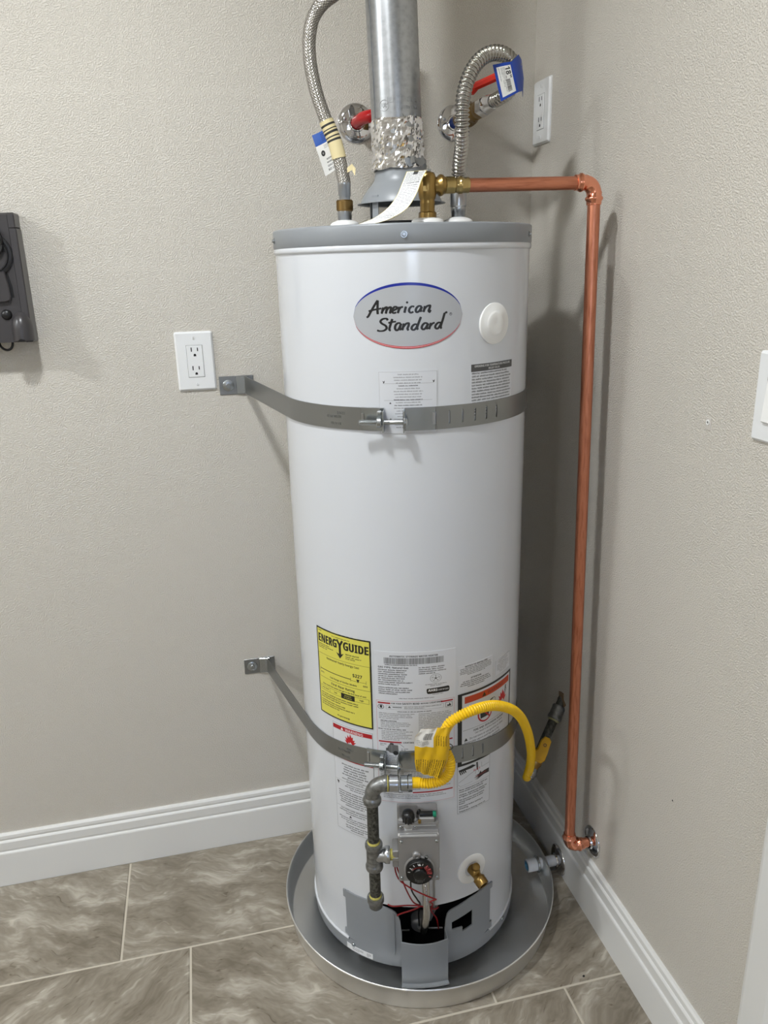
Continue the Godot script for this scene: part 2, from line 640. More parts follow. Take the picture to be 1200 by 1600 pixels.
func make_materials():
	# painted, textured drywall
	var wall := mat("wall_paint", Color(0.790, 0.770, 0.732), 0.5)
	wall.uv1_triplanar = true
	wall.uv1_world_triplanar = true
	wall.uv1_scale = Vector3.ONE * 3.1
	wall.heightmap_enabled = true
	wall.heightmap_scale = 0.085
	wall.heightmap_texture = noise_tex(0.085, 2, [[0.0, grey(0)], [0.38, grey(0.12)], [0.62, grey(0.8)], [1.0, grey(1)]], 1024, 3)
	mat("ceiling_paint", Color(0.90, 0.89, 0.87), 0.8)
	mat("trim_paint", Color(0.87, 0.87, 0.86), 0.35)
	var grout := mat("grout", Color(0.74, 0.71, 0.65), 0.9)
	grout.uv1_triplanar = true
	mat("heater_white", Color(0.805, 0.815, 0.83), 0.13)
	mat("heater_grey", Color(0.53, 0.545, 0.56), 0.38)
	mat("chamber_black", Color(0.035, 0.035, 0.04), 0.6)
	mat("white_plastic", Color(0.92, 0.92, 0.91), 0.35)
	mat("outlet_plastic", Color(0.88, 0.885, 0.885), 0.35)
	mat("slot_black", Color(0.02, 0.02, 0.02), 0.6)
	mat("black_plastic", Color(0.03, 0.03, 0.032), 0.35)
	mat("dock_plastic", Color(0.23, 0.22, 0.225), 0.32)
	mat("dock_dark", Color(0.10, 0.10, 0.105), 0.3)
	mat("chrome", Color(0.86, 0.86, 0.87), 0.06, 1.0)
	mat("steel", Color(0.72, 0.73, 0.74), 0.28, 1.0)
	mat("zinc", Color(0.68, 0.70, 0.71), 0.25, 1.0)
	mat("corrugated_steel", Color(0.68, 0.67, 0.65), 0.13, 1.0)
	mat("brass", Color(0.60, 0.49, 0.29), 0.30, 1.0)
	mat("old_brass", Color(0.52, 0.42, 0.26), 0.38, 1.0)
	mat("red_enamel", Color(0.70, 0.04, 0.07), 0.25)
	mat("red_grip", Color(0.80, 0.15, 0.09), 0.45)
	mat("blue_pipe", Color(0.10, 0.25, 0.60), 0.4)
	mat("yellow_coat", Color(0.95, 0.77, 0.06), 0.30)
	mat("yellow_lever", Color(0.86, 0.66, 0.05), 0.4)
	mat("thread_paste", Color(0.74, 0.70, 0.36), 0.6)
	mat("pvc", Color(0.86, 0.87, 0.88), 0.4)
	mat("red_wire", Color(0.55, 0.04, 0.07), 0.4)
	mat("green_plastic", Color(0.05, 0.50, 0.38), 0.4)
	mat("foil", Color(0.93, 0.93, 0.94), 0.10, 1.0)
	mat("cast_valve", Color(0.60, 0.595, 0.59), 0.42, 0.55)
	mat("valve_light", Color(0.66, 0.66, 0.66), 0.35, 0.8)
	var cop := mat("copper", Color(0.80, 0.53, 0.42), 0.36, 0.95)
	cop.uv1_scale = Vector3(1.0, 1.6, 1)
	cop.albedo_texture = noise_tex(0.02, 4, [[0.0, Color(0.84, 0.78, 0.75)], [0.35, Color(0.95, 0.93, 0.92)], [0.6, Color(1, 1, 1)], [1.0, Color(1, 0.98, 0.95)]], 512, 21)
	var cf := mat("copper_fitting", Color(0.93, 0.62, 0.50), 0.17, 1.0)
	cf.uv1_triplanar = true
	var galv := mat("galvanized", Color(0.70, 0.71, 0.72), 0.32, 0.95)
	galv.uv1_triplanar = true
	galv.uv1_scale = Vector3.ONE * 6.0
	galv.albedo_texture = noise_tex(0.03, 3, [[0.0, grey(0.86)], [0.5, grey(0.96)], [1.0, grey(1.0)]], 512, 11, FastNoiseLite.TYPE_CELLULAR)
	var panm := mat("pan_metal", Color(0.93, 0.93, 0.925), 0.30, 1.0)
	panm.uv1_triplanar = true
	panm.uv1_scale = Vector3(1.5, 30, 1.5)
	panm.roughness_texture = noise_tex(0.012, 3, [[0.0, grey(0.28)], [1.0, grey(0.48)]], 512, 13)
	panm.roughness = 1.0
	var band := mat("strap_steel", Color(0.56, 0.565, 0.56), 0.36, 0.9)
	band.uv1_triplanar = true
	var bp := mat("black_pipe", Color(0.50, 0.50, 0.47), 0.48, 0.7)
	bp.uv1_triplanar = true
	bp.uv1_scale = Vector3.ONE * 11.0
	bp.albedo_texture = noise_tex(0.022, 4, [[0.0, grey(0.34)], [0.45, grey(0.62)], [0.58, grey(0.76)], [1.0, grey(1.0)]], 512, 17)
	var ml := mat("malleable_iron", Color(0.62, 0.625, 0.62), 0.36, 0.85)
	ml.uv1_triplanar = true
	ml.uv1_scale = Vector3.ONE * 9.0
	ml.albedo_texture = noise_tex(0.02, 3, [[0.0, grey(0.62)], [0.5, grey(0.86)], [1.0, grey(1.0)]], 512, 18)
	# braid: crossing strands, drawn along the hose (u round it, v in metres)
	var br := canvas(64, 64, Color.BLACK)
	for y in 64:
		for x in 64:
			var a := fposmod((x + y) / 16.0, 1.0)
			var b := fposmod((x - y) / 16.0, 1.0)
			var over := fposmod(floorf((x + y) / 16.0) + floorf((x - y) / 16.0), 2.0) < 1.0
			var h := sin(PI * a) if over else sin(PI * b)
			br.set_pixel(x, y, grey(0.45 + 0.55 * h))
	var bm := mat("braid", Color(0.80, 0.78, 0.75), 0.32, 0.9)
	bm.albedo_texture = ImageTexture.create_from_image(br)
	bm.heightmap_enabled = true
	bm.heightmap_scale = 0.12
	bm.heightmap_texture = bm.albedo_texture
	bm.uv1_scale = Vector3(4, 50, 1)
	make_stone()

func make_stone():
	for k in 3:
		var w := 640
		var h := 320
		var im := Image.create(w, h, false, Image.FORMAT_RGBA8)
		var warp := FastNoiseLite.new(); warp.seed = 40 + k; warp.frequency = 0.006; warp.fractal_octaves = 4
		var big := FastNoiseLite.new(); big.seed = 50 + k; big.frequency = 0.007; big.fractal_octaves = 5
		var grain := FastNoiseLite.new(); grain.seed = 60 + k; grain.frequency = 0.05; grain.fractal_octaves = 4
		var vein := FastNoiseLite.new(); vein.seed = 70 + k; vein.frequency = 0.010; vein.fractal_type = FastNoiseLite.FRACTAL_RIDGED; vein.fractal_octaves = 3
		var tilt: float = [0.45, 0.62, 0.25][k]
		var ca := cos(tilt)
		var sa := sin(tilt)
		for y in h:
			for x in w:
				var q := warp.get_noise_2d(x, y) * 34.0
				var u := (x * ca + y * sa) + q
				var v := (-x * sa + y * ca) + q * 0.8
				var a := big.get_noise_2d(u * 0.55, v * 1.4)
				var st := big.get_noise_2d(u * 1.3 + 700.0, v * 4.5)
				var g := grain.get_noise_2d(u * 0.7, v * 2.2)
				var r := vein.get_noise_2d(u * 0.40, v * 1.7 + 400.0)
				var lum := 0.50 + 0.55 * a + 0.28 * st + 0.20 * g
				var c := Color(0.430, 0.395, 0.340).lerp(Color(0.660, 0.632, 0.580), clampf(lum, 0, 1))
				var lt := clampf((r - 0.66) * 5.0, 0.0, 1.0) * clampf(0.5 + a * 1.6 + g * 0.8, 0.0, 1.0)
				var pale := clampf((a * 1.5 + st * 0.8 + g * 0.3) - 0.22, 0.0, 1.0)
				c = c.lerp(Color(0.745, 0.72, 0.675), pale * 0.55)
				c = c.lerp(Color(0.80, 0.775, 0.725), lt * 0.5)
				var dk := clampf((vein.get_noise_2d(u * 0.5 + 900.0, v * 2.4) - 0.78) * 6.0, 0, 1) * clampf(0.5 - a * 1.5, 0.0, 1.0)
				c = c.lerp(Color(0.32, 0.275, 0.22), dk * 0.8)
				im.set_pixel(x, y, c)
		var m := mat("stone_%d" % k, Color.WHITE, 0.42)
		m.albedo_texture = ImageTexture.create_from_image(im)

# ------------------------------------------------------------------ room
func make_room():
	var b := B.new()
	b.box(at(Vector3(ROOM_X / 2, CEIL / 2, -0.06)), Vector3(-ROOM_X + 0.24, CEIL + 0.2, 0.12))
	struct(b, "wall_back", M.wall_paint)
	b = B.new()
	b.box(at(Vector3(0.06, CEIL / 2, ROOM_Z / 2)), Vector3(0.12, CEIL + 0.2, ROOM_Z))
	struct(b, "wall_right", M.wall_paint)
	b = B.new()
	b.box(at(Vector3(ROOM_X - 0.06, CEIL / 2, ROOM_Z / 2)), Vector3(0.12, CEIL + 0.2, ROOM_Z))
	struct(b, "wall_left", M.wall_paint)
	# the wall behind the camera has a window
	var wx0 := -1.05
	var wx1 := -0.45
	var wy0 := 1.33
	var wy1 := 1.98
	b = B.new()
	var zf := ROOM_Z + 0.06
	b.box(at(Vector3((ROOM_X + wx0) / 2 - 0.06, CEIL / 2, zf)), Vector3(wx0 - ROOM_X + 0.12, CEIL + 0.2, 0.12))
	b.box(at(Vector3((wx1 + 0.12) / 2, CEIL / 2, zf)), Vector3(0.12 - wx1, CEIL + 0.2, 0.12))
	b.box(at(Vector3((wx0 + wx1) / 2, wy0 / 2 - 0.05, zf)), Vector3(wx1 - wx0, wy0 + 0.1, 0.12))
	b.box(at(Vector3((wx0 + wx1) / 2, (CEIL + 0.1 + wy1) / 2, zf)), Vector3(wx1 - wx0, CEIL + 0.1 - wy1, 0.12))
	struct(b, "wall_front", M.wall_paint)
	b = B.new()
	for s in [[wx0 + 0.025, (wy0 + wy1) / 2, 0.05, wy1 - wy0], [wx1 - 0.025, (wy0 + wy1) / 2, 0.05, wy1 - wy0], [(wx0 + wx1) / 2, wy0 + 0.025, wx1 - wx0, 0.05], [(wx0 + wx1) / 2, wy1 - 0.025, wx1 - wx0, 0.05], [(wx0 + wx1) / 2, (wy0 + wy1) / 2, wx1 - wx0, 0.04]]:
		b.box(at(Vector3(s[0], s[1], zf)), Vector3(s[2], s[3], 0.05), 0.004)
	var win := struct(b, "window_1", M.trim_paint)
	var glass := mat("window_glass", Color(0.95, 0.97, 0.97, 0.06), 0.0)
	glass.transparency = BaseMaterial3D.TRANSPARENCY_ALPHA
	b = B.new()
	b.box(at(Vector3((wx0 + wx1) / 2, (wy0 + wy1) / 2, zf)), Vector3(wx1 - wx0 - 0.06, wy1 - wy0 - 0.06, 0.004))
	part(b, "pane", glass, win)
	b = B.new()
	b.box(at(Vector3(ROOM_X / 2, CEIL + 0.06, ROOM_Z / 2)), Vector3(-ROOM_X + 0.24, 0.12, ROOM_Z + 0.24))
	struct(b, "ceiling", M.ceiling_paint)
	# floor: a bed of grout with every tile set on it
	b = B.new()
	b.box(at(Vector3(ROOM_X / 2, -0.0617, ROOM_Z / 2)), Vector3(-ROOM_X + 0.24, 0.12, ROOM_Z + 0.24))
	var fl := struct(b, "floor", M.grout)
	var pitch := 0.3012
	var gap := 0.0042
	var row := 0
	var z := 0.3138 - pitch
	while z < ROOM_Z:
		var x := -1.0404 + 0.1475 * row
		x = fposmod(x, 0.6024) - 0.6024 * 8
		var z0 := maxf(z, 0.001)
		var z1 := minf(z + pitch, ROOM_Z)
		while x < 0.0:
			var x0 := maxf(x, ROOM_X)
			var x1 := minf(x + 0.6024, 0.0)
			if x1 - x0 > 0.02 and z1 - z0 > 0.02:
				tile(fl, x0 + gap / 2, x1 - gap / 2, z0 + gap / 2, z1 - gap / 2, x, z)
			x += 0.6024
		z += pitch
		row += 1
	# baseboards
	var prof := [[0, 0], [0.014, 0], [0.014, 0.0905], [0.0128, 0.0935], [0.0095, 0.0950], [0.0092, 0.0985], [0.0108, 0.1005], [0.0112, 0.121], [0.0088, 0.1245], [0.0070, 0.1255], [0.0070, 0.1290], [0.0084, 0.1305], [0.0080, 0.1385], [0.0050, 0.1426], [0, 0.1426]]
	b = B.new()
	for i in prof.size() - 1:
		var p: Array = prof[i]
		var q: Array = prof[i + 1]
		b.fquad(Vector3(ROOM_X, p[1], p[0]), Vector3(-p[0], p[1], p[0]), Vector3(-q[0], q[1], q[0]), Vector3(ROOM_X, q[1], q[0]), Vector3(0, q[0] - p[0], q[1] - p[1]) * -1.0 + Vector3(0, 0.001, (q[1] - p[1]) * 2.0 + 0.001))
	struct(b, "baseboard_back", M.trim_paint)
	b = B.new()
	for i in prof.size() - 1:
		var p: Array = prof[i]
		var q: Array = prof[i + 1]
		b.fquad(Vector3(-p[0], p[1], p[0]), Vector3(-p[0], p[1], 0.985), Vector3(-q[0], q[1], 0.985), Vector3(-q[0], q[1], q[0]), Vector3(-(q[1] - p[1]) * 2.0 - 0.001, 0.001, 0))
	struct(b, "baseboard_right", M.trim_paint)
	# door casing at the near end of the right wall
	b = B.new()
	var cas := PackedVector2Array([Vector2(0, 0), Vector2(0.085, 0), Vector2(0.085, 0.017), Vector2(0.06, 0.018), Vector2(0.03, 0.014), Vector2(0.008, 0.011), Vector2(0, 0.007)])
	b.prism(Transform3D(Basis(Vector3(0, 0, 1), Vector3(-1, 0, 0), Vector3(0, 1, 0)), Vector3(0, 0, 0.937)), cas, 0.0, 2.1)
	struct(b, "trim_1", M.trim_paint)
	for c in CANS:
		var t := thing("ceiling_downlight", "round recessed ceiling light, " + ("near row, " if c[1] < 1.5 else "far row, ") + ("nearest the water heater" if c[0] > -2.2 else "middle of its row" if c[0] > -3.0 else "farthest from the heater"), "ceiling light", Vector3(c[0], CEIL, c[1]), "recessed ceiling lights")
		b = B.new(at(Vector3(c[0], CEIL, c[1])))
		b.lathe(WORLD, [Vector2(0.075, -0.010), Vector2(0.090, -0.008), Vector2(0.095, 0.0), Vector2(0.075, 0.0), Vector2(0.075, -0.010)], 32)
		part(b, "trim_ring", M.white_plastic, t)
		b = B.new(at(Vector3(c[0], CEIL, c[1])))
		b.lathe(WORLD, [Vector2(0, -0.009), Vector2(0.0755, -0.007), Vector2(0.0755, -0.001), Vector2(0, -0.001)], 32)
		if not M.has("lamp_lens"):
			var em := mat("lamp_lens", Color(0.9, 0.9, 0.9), 0.5)
			em.emission_enabled = true
			em.emission = Color(0.975, 0.99, 1.0)
			em.emission_energy_multiplier = 6.0
		part(b, "lamp_lens", M.lamp_lens, t)

var tile_count := 0
func tile(fl: Node, x0: float, x1: float, z0: float, z1: float, ox: float, oz: float):
	var b := B.new()
	var k := 0.0016
	var P := func(x: float, y: float, z: float) -> Vector3: return Vector3(x, y, z)
	var r := tile_count * 5 + 2
	tile_count += 1
	var fx := (r / 3) % 2 == 1
	var fz := (r / 2) % 2 == 1
	var U := func(p: Vector3) -> Vector2:
		var u := (p.x - ox) / 0.6024
		var v := (p.z - oz) / 0.3012
		return Vector2(1 - u if fx else u, 1 - v if fz else v)
	var add := func(a: Vector3, c: Vector3, d: Vector3, e: Vector3, n: Vector3):
		b.tri(a, c, d, n, n, n, U.call(a), U.call(c), U.call(d)); b.tri(a, d, e, n, n, n, U.call(a), U.call(d), U.call(e))
	var A := Vector3(x0 + k, 0, z0 + k); var Bv := Vector3(x1 - k, 0, z0 + k); var C := Vector3(x1 - k, 0, z1 - k); var D := Vector3(x0 + k, 0, z1 - k)
	var a := Vector3(x0, -0.002, z0); var bb := Vector3(x1, -0.002, z0); var c := Vector3(x1, -0.002, z1); var d := Vector3(x0, -0.002, z1)
	add.call(A, Bv, C, D, Vector3.UP)
	add.call(A, Bv, bb, a, Vector3(0, 1, -1).normalized()); add.call(Bv, C, c, bb, Vector3(1, 1, 0).normalized())
	add.call(C, D, d, c, Vector3(0, 1, 1).normalized()); add.call(D, A, a, d, Vector3(-1, 1, 0).normalized())
	part(b, "tile", M["stone_%d" % (r % 3)], fl)

# ------------------------------------------------------------------ water heater
const INK := Color(0.09, 0.09, 0.09)
const RED := Color(0.70, 0.05, 0.08)

func make_heater():
	var t := thing("water_heater", "tall white cylindrical water heater with grey top band, standing in the metal pan", "water heater", Vector3(TX, 0, TZ), "", deg_to_rad(-13))
	var b := B.new(TANK)
	# jacket: full round above the burner door, open in front below it
	b.lathe(WORLD, [Vector2(0.2262, 0.30), Vector2(0.2262, 0.181), Vector2(TR, 0.181), Vector2(TR, 1.4485), Vector2(0.22, 1.4485)], 96)
	var a0 := deg_to_rad(43.0)
	var a1 := deg_to_rad(321.0)
	b.lathe(WORLD, [Vector2(TR, 0.0555), Vector2(TR, 0.181)], 72, a0, a1)
	b.lathe(WORLD, [Vector2(0.2262, 0.181), Vector2(0.2262, 0.0555)], 72, a0, a1)
	part(b, "jacket", M.heater_white, t)
	b = B.new(TANK)
	b.lathe(WORLD, [Vector2(TR, 0.050), Vector2(0.2310, 0.051), Vector2(0.2318, 0.0535), Vector2(0.2310, 0.056), Vector2(TR, 0.057)], 72, a0, a1)
	part(b, "lower_lip", M.heater_white, t)
	b = B.new(TANK)
	b.lathe(WORLD, [Vector2(0.0, 0.022), Vector2(0.2280, 0.022), Vector2(0.2292, 0.024), Vector2(0.2292, 0.0555), Vector2(0.2, 0.0555)], 96)
	var ring := part(b, "base_ring", M.heater_grey, t)
	for a in [-40.0, 63.0, 180.0]:
		b = B.new(TANK)
		var d := Vector3(sin(deg_to_rad(a)), 0, cos(deg_to_rad(a)))
		b.box(Transform3D(Basis(Vector3.UP, deg_to_rad(a)), d * 0.20 + Vector3(0, 0.0125, 0)), Vector3(0.03, 0.021, 0.012), 0.002)
		part(b, "foot", M.heater_grey, t)
	for a in [-36.0, 57.0]:
		b = B.new(TANK)
		var d := Vector3(sin(deg_to_rad(a)), 0, cos(deg_to_rad(a)))
		b.lathe(along(d * 0.2290 + Vector3(0, 0.043, 0), d), [Vector2(0.0045, 0), Vector2(0.0045, 0.002), Vector2(0.003, 0.0035), Vector2(0, 0.0038)], 10)
		part(b, "screw", M.zinc, ring)
	# rolled white rim and grey top band
	b = B.new(TANK)
	b.lathe(WORLD, [Vector2(TR - 0.003, 1.446), Vector2(0.2300, 1.4475), Vector2(0.2312, 1.4505), Vector2(0.2312, 1.4545), Vector2(0.2300, 1.4575), Vector2(0.22, 1.4575)], 96)
	part(b, "rolled_rim", M.heater_white, t)
	b = B.new(TANK)
	b.lathe(WORLD, [Vector2(0.22, 1.4570), Vector2(0.2305, 1.4570), Vector2(0.2312, 1.4580), Vector2(0.2312, 1.4845), Vector2(0.2305, 1.4865), Vector2(0.2285, 1.4875), Vector2(0.0, 1.4875)], 96)
	var top := part(b, "top_band", M.heater_grey, t)
	for a in [-0.9, 68.0, -75.0]:
		b = B.new(TANK)
		var d := Vector3(sin(deg_to_rad(a)), 0, cos(deg_to_rad(a)))
		var f := along(d * 0.2310 + Vector3(0, 1.4705, 0), d)
		hexnut(b, f, 0.0042, 0.0, 0.003)
		b.lathe(f, [Vector2(0.0052, 0), Vector2(0.0052, 0.001), Vector2(0.0, 0.001)], 14)
		b.lathe(f, [Vector2(0.003, 0.003), Vector2(0.0022, 0.0045), Vector2(0, 0.0045)], 10)
		part(b, "screw", M.zinc, top)
	for p in [[-0.1016, 0.0, 1.0], [0.1016, 0.0, 1.0], [0.040, 0.11, 0.72]]:
		b = B.new(TANK)
		b.lathe(at(Vector3(p[0], 1.4872, p[1])), [Vector2(0.0268, 0), Vector2(0.0265, 0.0105 * p[2]), Vector2(0.0245, 0.0130 * p[2]), Vector2(0.0190, 0.0155 * p[2]), Vector2(0.0135, 0.0172 * p[2]), Vector2(0.0, 0.0172 * p[2])], 28)
		part(b, "pipe_gasket", M.white_plastic, t)
	# plastic cap over the side port
	b = B.new(TANK)
	var pd := Vector3(sin(deg_to_rad(39.2)), 0, cos(deg_to_rad(39.2)))
	b.lathe(along(pd * (TR - 0.0035) + Vector3(0, 1.330, 0), pd), [Vector2(0.0335, 0), Vector2(0.0335, 0.0046), Vector2(0.0320, 0.0054), Vector2(0.021, 0.0060), Vector2(0.0195, 0.0075), Vector2(0.0165, 0.0086), Vector2(0.006, 0.0085), Vector2(0, 0.0080)], 40)
	part(b, "port_cap", M.white_plastic, t)
	# burner chamber behind the door
	b = B.new(TANK)
	b.lathe(WORLD, [Vector2(0.165, 0.0555), Vector2(0.165, 0.30), Vector2(0.2262, 0.30)], 24, deg_to_rad(-60), deg_to_rad(60))
	b.lathe(WORLD, [Vector2(0.165, 0.057), Vector2(0.2285, 0.057)], 24, deg_to_rad(-60), deg_to_rad(60))
	var ch := part(b, "burner_chamber", M.chamber_black, t)
	b = B.new(TANK)
	b.box(at(Vector3(-0.030, 0.088, 0.195)), Vector3(0.030, 0.003, 0.003), 0.0005)
	part(b, "burner_rail", M.cast_valve, ch)
	b = B.new(TANK)
	b.box(at(Vector3(0.040, 0.092, 0.195)), Vector3(0.030, 0.003, 0.003), 0.0005)
	part(b, "burner_rail", M.cast_valve, ch)
	b = B.new(TANK)
	b.box(Transform3D(Basis(Vector3(0, 0, 1), -0.35), Vector3(0.036, 0.135, 0.19)), Vector3(0.010, 0.060, 0.003), 0.001)
	part(b, "bracket", M.cast_valve, ch)
	b = B.new(TANK)
	b.lathe(along(Vector3(0.008, 0.092, 0.18), Vector3(0, 0, 1)), [Vector2(0.019, -0.02), Vector2(0.019, 0.006), Vector2(0.016, 0.010), Vector2(0.007, 0.011), Vector2(0.005, 0.007), Vector2(0, 0.007)], 24)
	part(b, "burner_port", M.cast_valve, ch)
	# grey door: left panel, right panel with a window, front scoop
	var dr0 := 0.2288
	var dr1 := 0.2318
	b = B.new(TANK)
	b.strip([-39.6, -37.5, -33, -29, -25, -20, -16, -13, -11, -9.5, -8.6, -8.2], [0.066, 0.060, 0.059, 0.058, 0.057, 0.057, 0.057, 0.057, 0.057, 0.057, 0.057, 0.057], [0.1795, 0.181, 0.1815, 0.1825, 0.182, 0.1785, 0.1755, 0.172, 0.167, 0.158, 0.146, 0.125], dr0, dr1)
	b.strip([-41.2, -39.6], [0.163, 0.163], [0.181, 0.181], dr0, dr1)
	b.strip([-41.0, -39.6], [0.066, 0.066], [0.080, 0.080], dr0, dr1)
	var doorl := part(b, "door_panel", M.heater_grey, t)
	b = B.new(TANK)
	b.strip([-12.2, -11.4], [0.058, 0.058], [0.165, 0.165], dr1 - 0.0005, dr1 + 0.0022)
	part(b, "fold", M.heater_grey, doorl)
	b = B.new(TANK)
	b.strip([-39.9, -39.3], [0.082, 0.082], [0.161, 0.161], dr0 - 0.001, dr1 - 0.0018)
	part(b, "gap", M.slot_black, doorl)
	b = B.new(TANK)
	b.strip([14.4, 14.8, 15.6, 16.6, 18.1], [0.057, 0.057, 0.057, 0.057, 0.057], [0.118, 0.142, 0.155, 0.161, 0.164], dr0, dr1)
	b.strip([18.1, 22, 26, 30.3], [0.131, 0.135, 0.139, 0.1435], [0.164, 0.168, 0.1725, 0.176], dr0, dr1)
	b.strip([18.1, 24.2], [0.057, 0.057], [0.111, 0.110], dr0, dr1)
	b.strip([24.2, 27.2, 30.3], [0.057, 0.0575, 0.058], [0.0975, 0.100, 0.103], dr0, dr1)
	b.strip([30.3, 34, 38, 42.8], [0.058, 0.058, 0.059, 0.064], [0.176, 0.178, 0.1797, 0.1805], dr0, dr1)
	b.strip([42.8, 44.6], [0.167, 0.167], [0.181, 0.181], dr0, dr1)
	b.strip([42.8, 44.6], [0.062, 0.062], [0.078, 0.078], dr0, dr1)
	part(b, "door_panel", M.heater_grey, t)
	# the scoop: a curved plate standing off the base, with returns to the door and a lip below
	b = B.new(TANK)
	var ths := []
	var lo := []
	var hi := []
	for i in 13:
		ths.append(lerpf(-7.6, 14.0, i / 12.0))
		lo.append(0.010)
		hi.append(0.117 - 0.006 * sin(PI * i / 12.0))
	b.strip(ths, lo, hi, 0.2535, 0.2565)
	for s in [[-7.6, -8.2], [14.0, 14.6]]:
		var p0 := deg_to_rad(s[0])
		var p1 := deg_to_rad(s[1])
		for k in [0.0]:
			var f0 := Vector3(sin(p0) * 0.2565, 0, cos(p0) * 0.2565)
			var f1 := Vector3(sin(p1) * 0.2290, 0, cos(p1) * 0.2290)
			var o := Vector3(s[1] - s[0], 0, 0)
			b.fquad(f0 + Vector3(0, 0.010, 0), f0 + Vector3(0, 0.117, 0), f1 + Vector3(0, 0.122, 0), f1 + Vector3(0, 0.030, 0), o)
			var sh := Vector3(-signf(o.x) * 0.0012, 0, 0)
			b.fquad(f0 + sh + Vector3(0, 0.010, 0), f0 + sh + Vector3(0, 0.117, 0), f1 + sh + Vector3(0, 0.122, 0), f1 + sh + Vector3(0, 0.030, 0), -o)
			b.fquad(f0 + Vector3(0, 0.117, 0), f0 + sh + Vector3(0, 0.117, 0), f1 + sh + Vector3(0, 0.122, 0), f1 + Vector3(0, 0.122, 0), Vector3.UP)
	lo = []
	hi = []
	for i in 13:
		lo.append(0.0065); hi.append(0.0105)
	b.strip(ths, lo, hi, 0.2500, 0.2640)
	part(b, "front_scoop", M.heater_grey, t)
	make_drain_valve(t)
	make_labels(t)

func make_drain_valve(t: Node3D):
	var d := Vector3(sin(deg_to_rad(30.0)), 0, cos(deg_to_rad(30.0)))
	var c := Vector3(0, 0.246, 0)
	var b := B.new(TANK)
	b.lathe(along(c + d * (TR - 0.004), d), [Vector2(0.034, 0), Vector2(0.034, 0.005), Vector2(0.031, 0.0065), Vector2(0.017, 0.0055), Vector2(0.015, 0.001), Vector2(0, 0.001)], 40)
	var col := part(b, "drain_collar", M.white_plastic, t)
	# body runs out and down, with a screw stem on top
	b = B.new(TANK)
	var e := (d + Vector3(0.16, -0.55, 0.10)).normalized()
	b.lathe(along(c + d * (TR - 0.006), d), [Vector2(0.0105, 0), Vector2(0.0105, 0.022), Vector2(0.006, 0.027), Vector2(0, 0.028)], 24)
	var s := c + d * (TR + 0.008)
	b.lathe(along(s, e), [Vector2(0.0085, 0), Vector2(0.0095, 0.014), Vector2(0.0125, 0.016), Vector2(0.0130, 0.019), Vector2(0.0122, 0.021), Vector2(0.0128, 0.024), Vector2(0.0122, 0.033), Vector2(0.0100, 0.034), Vector2(0.0080, 0.033), Vector2(0.0075, 0.015), Vector2(0, 0.014)], 28)
	b.lathe(along(s + Vector3(0, 0.004, 0), (d * 0.55 + Vector3(0, 0.85, 0))), [Vector2(0.0072, 0), Vector2(0.0072, 0.010), Vector2(0.0078, 0.011), Vector2(0.0078, 0.016), Vector2(0.006, 0.0175), Vector2(0, 0.0175)], 20)
	part(b, "drain_valve", M.brass, col)

func add_label(t: Node, called: String, im: Image, a0: float, a1: float, y0: float, y1: float, lift := 0.0006, rough := 0.4, about := ""):
	var b := B.new(TANK)
	b.label(a0, a1, y0, y1, TR + lift)
	part(b, called, paper(called + "_print", im, rough), t, about)

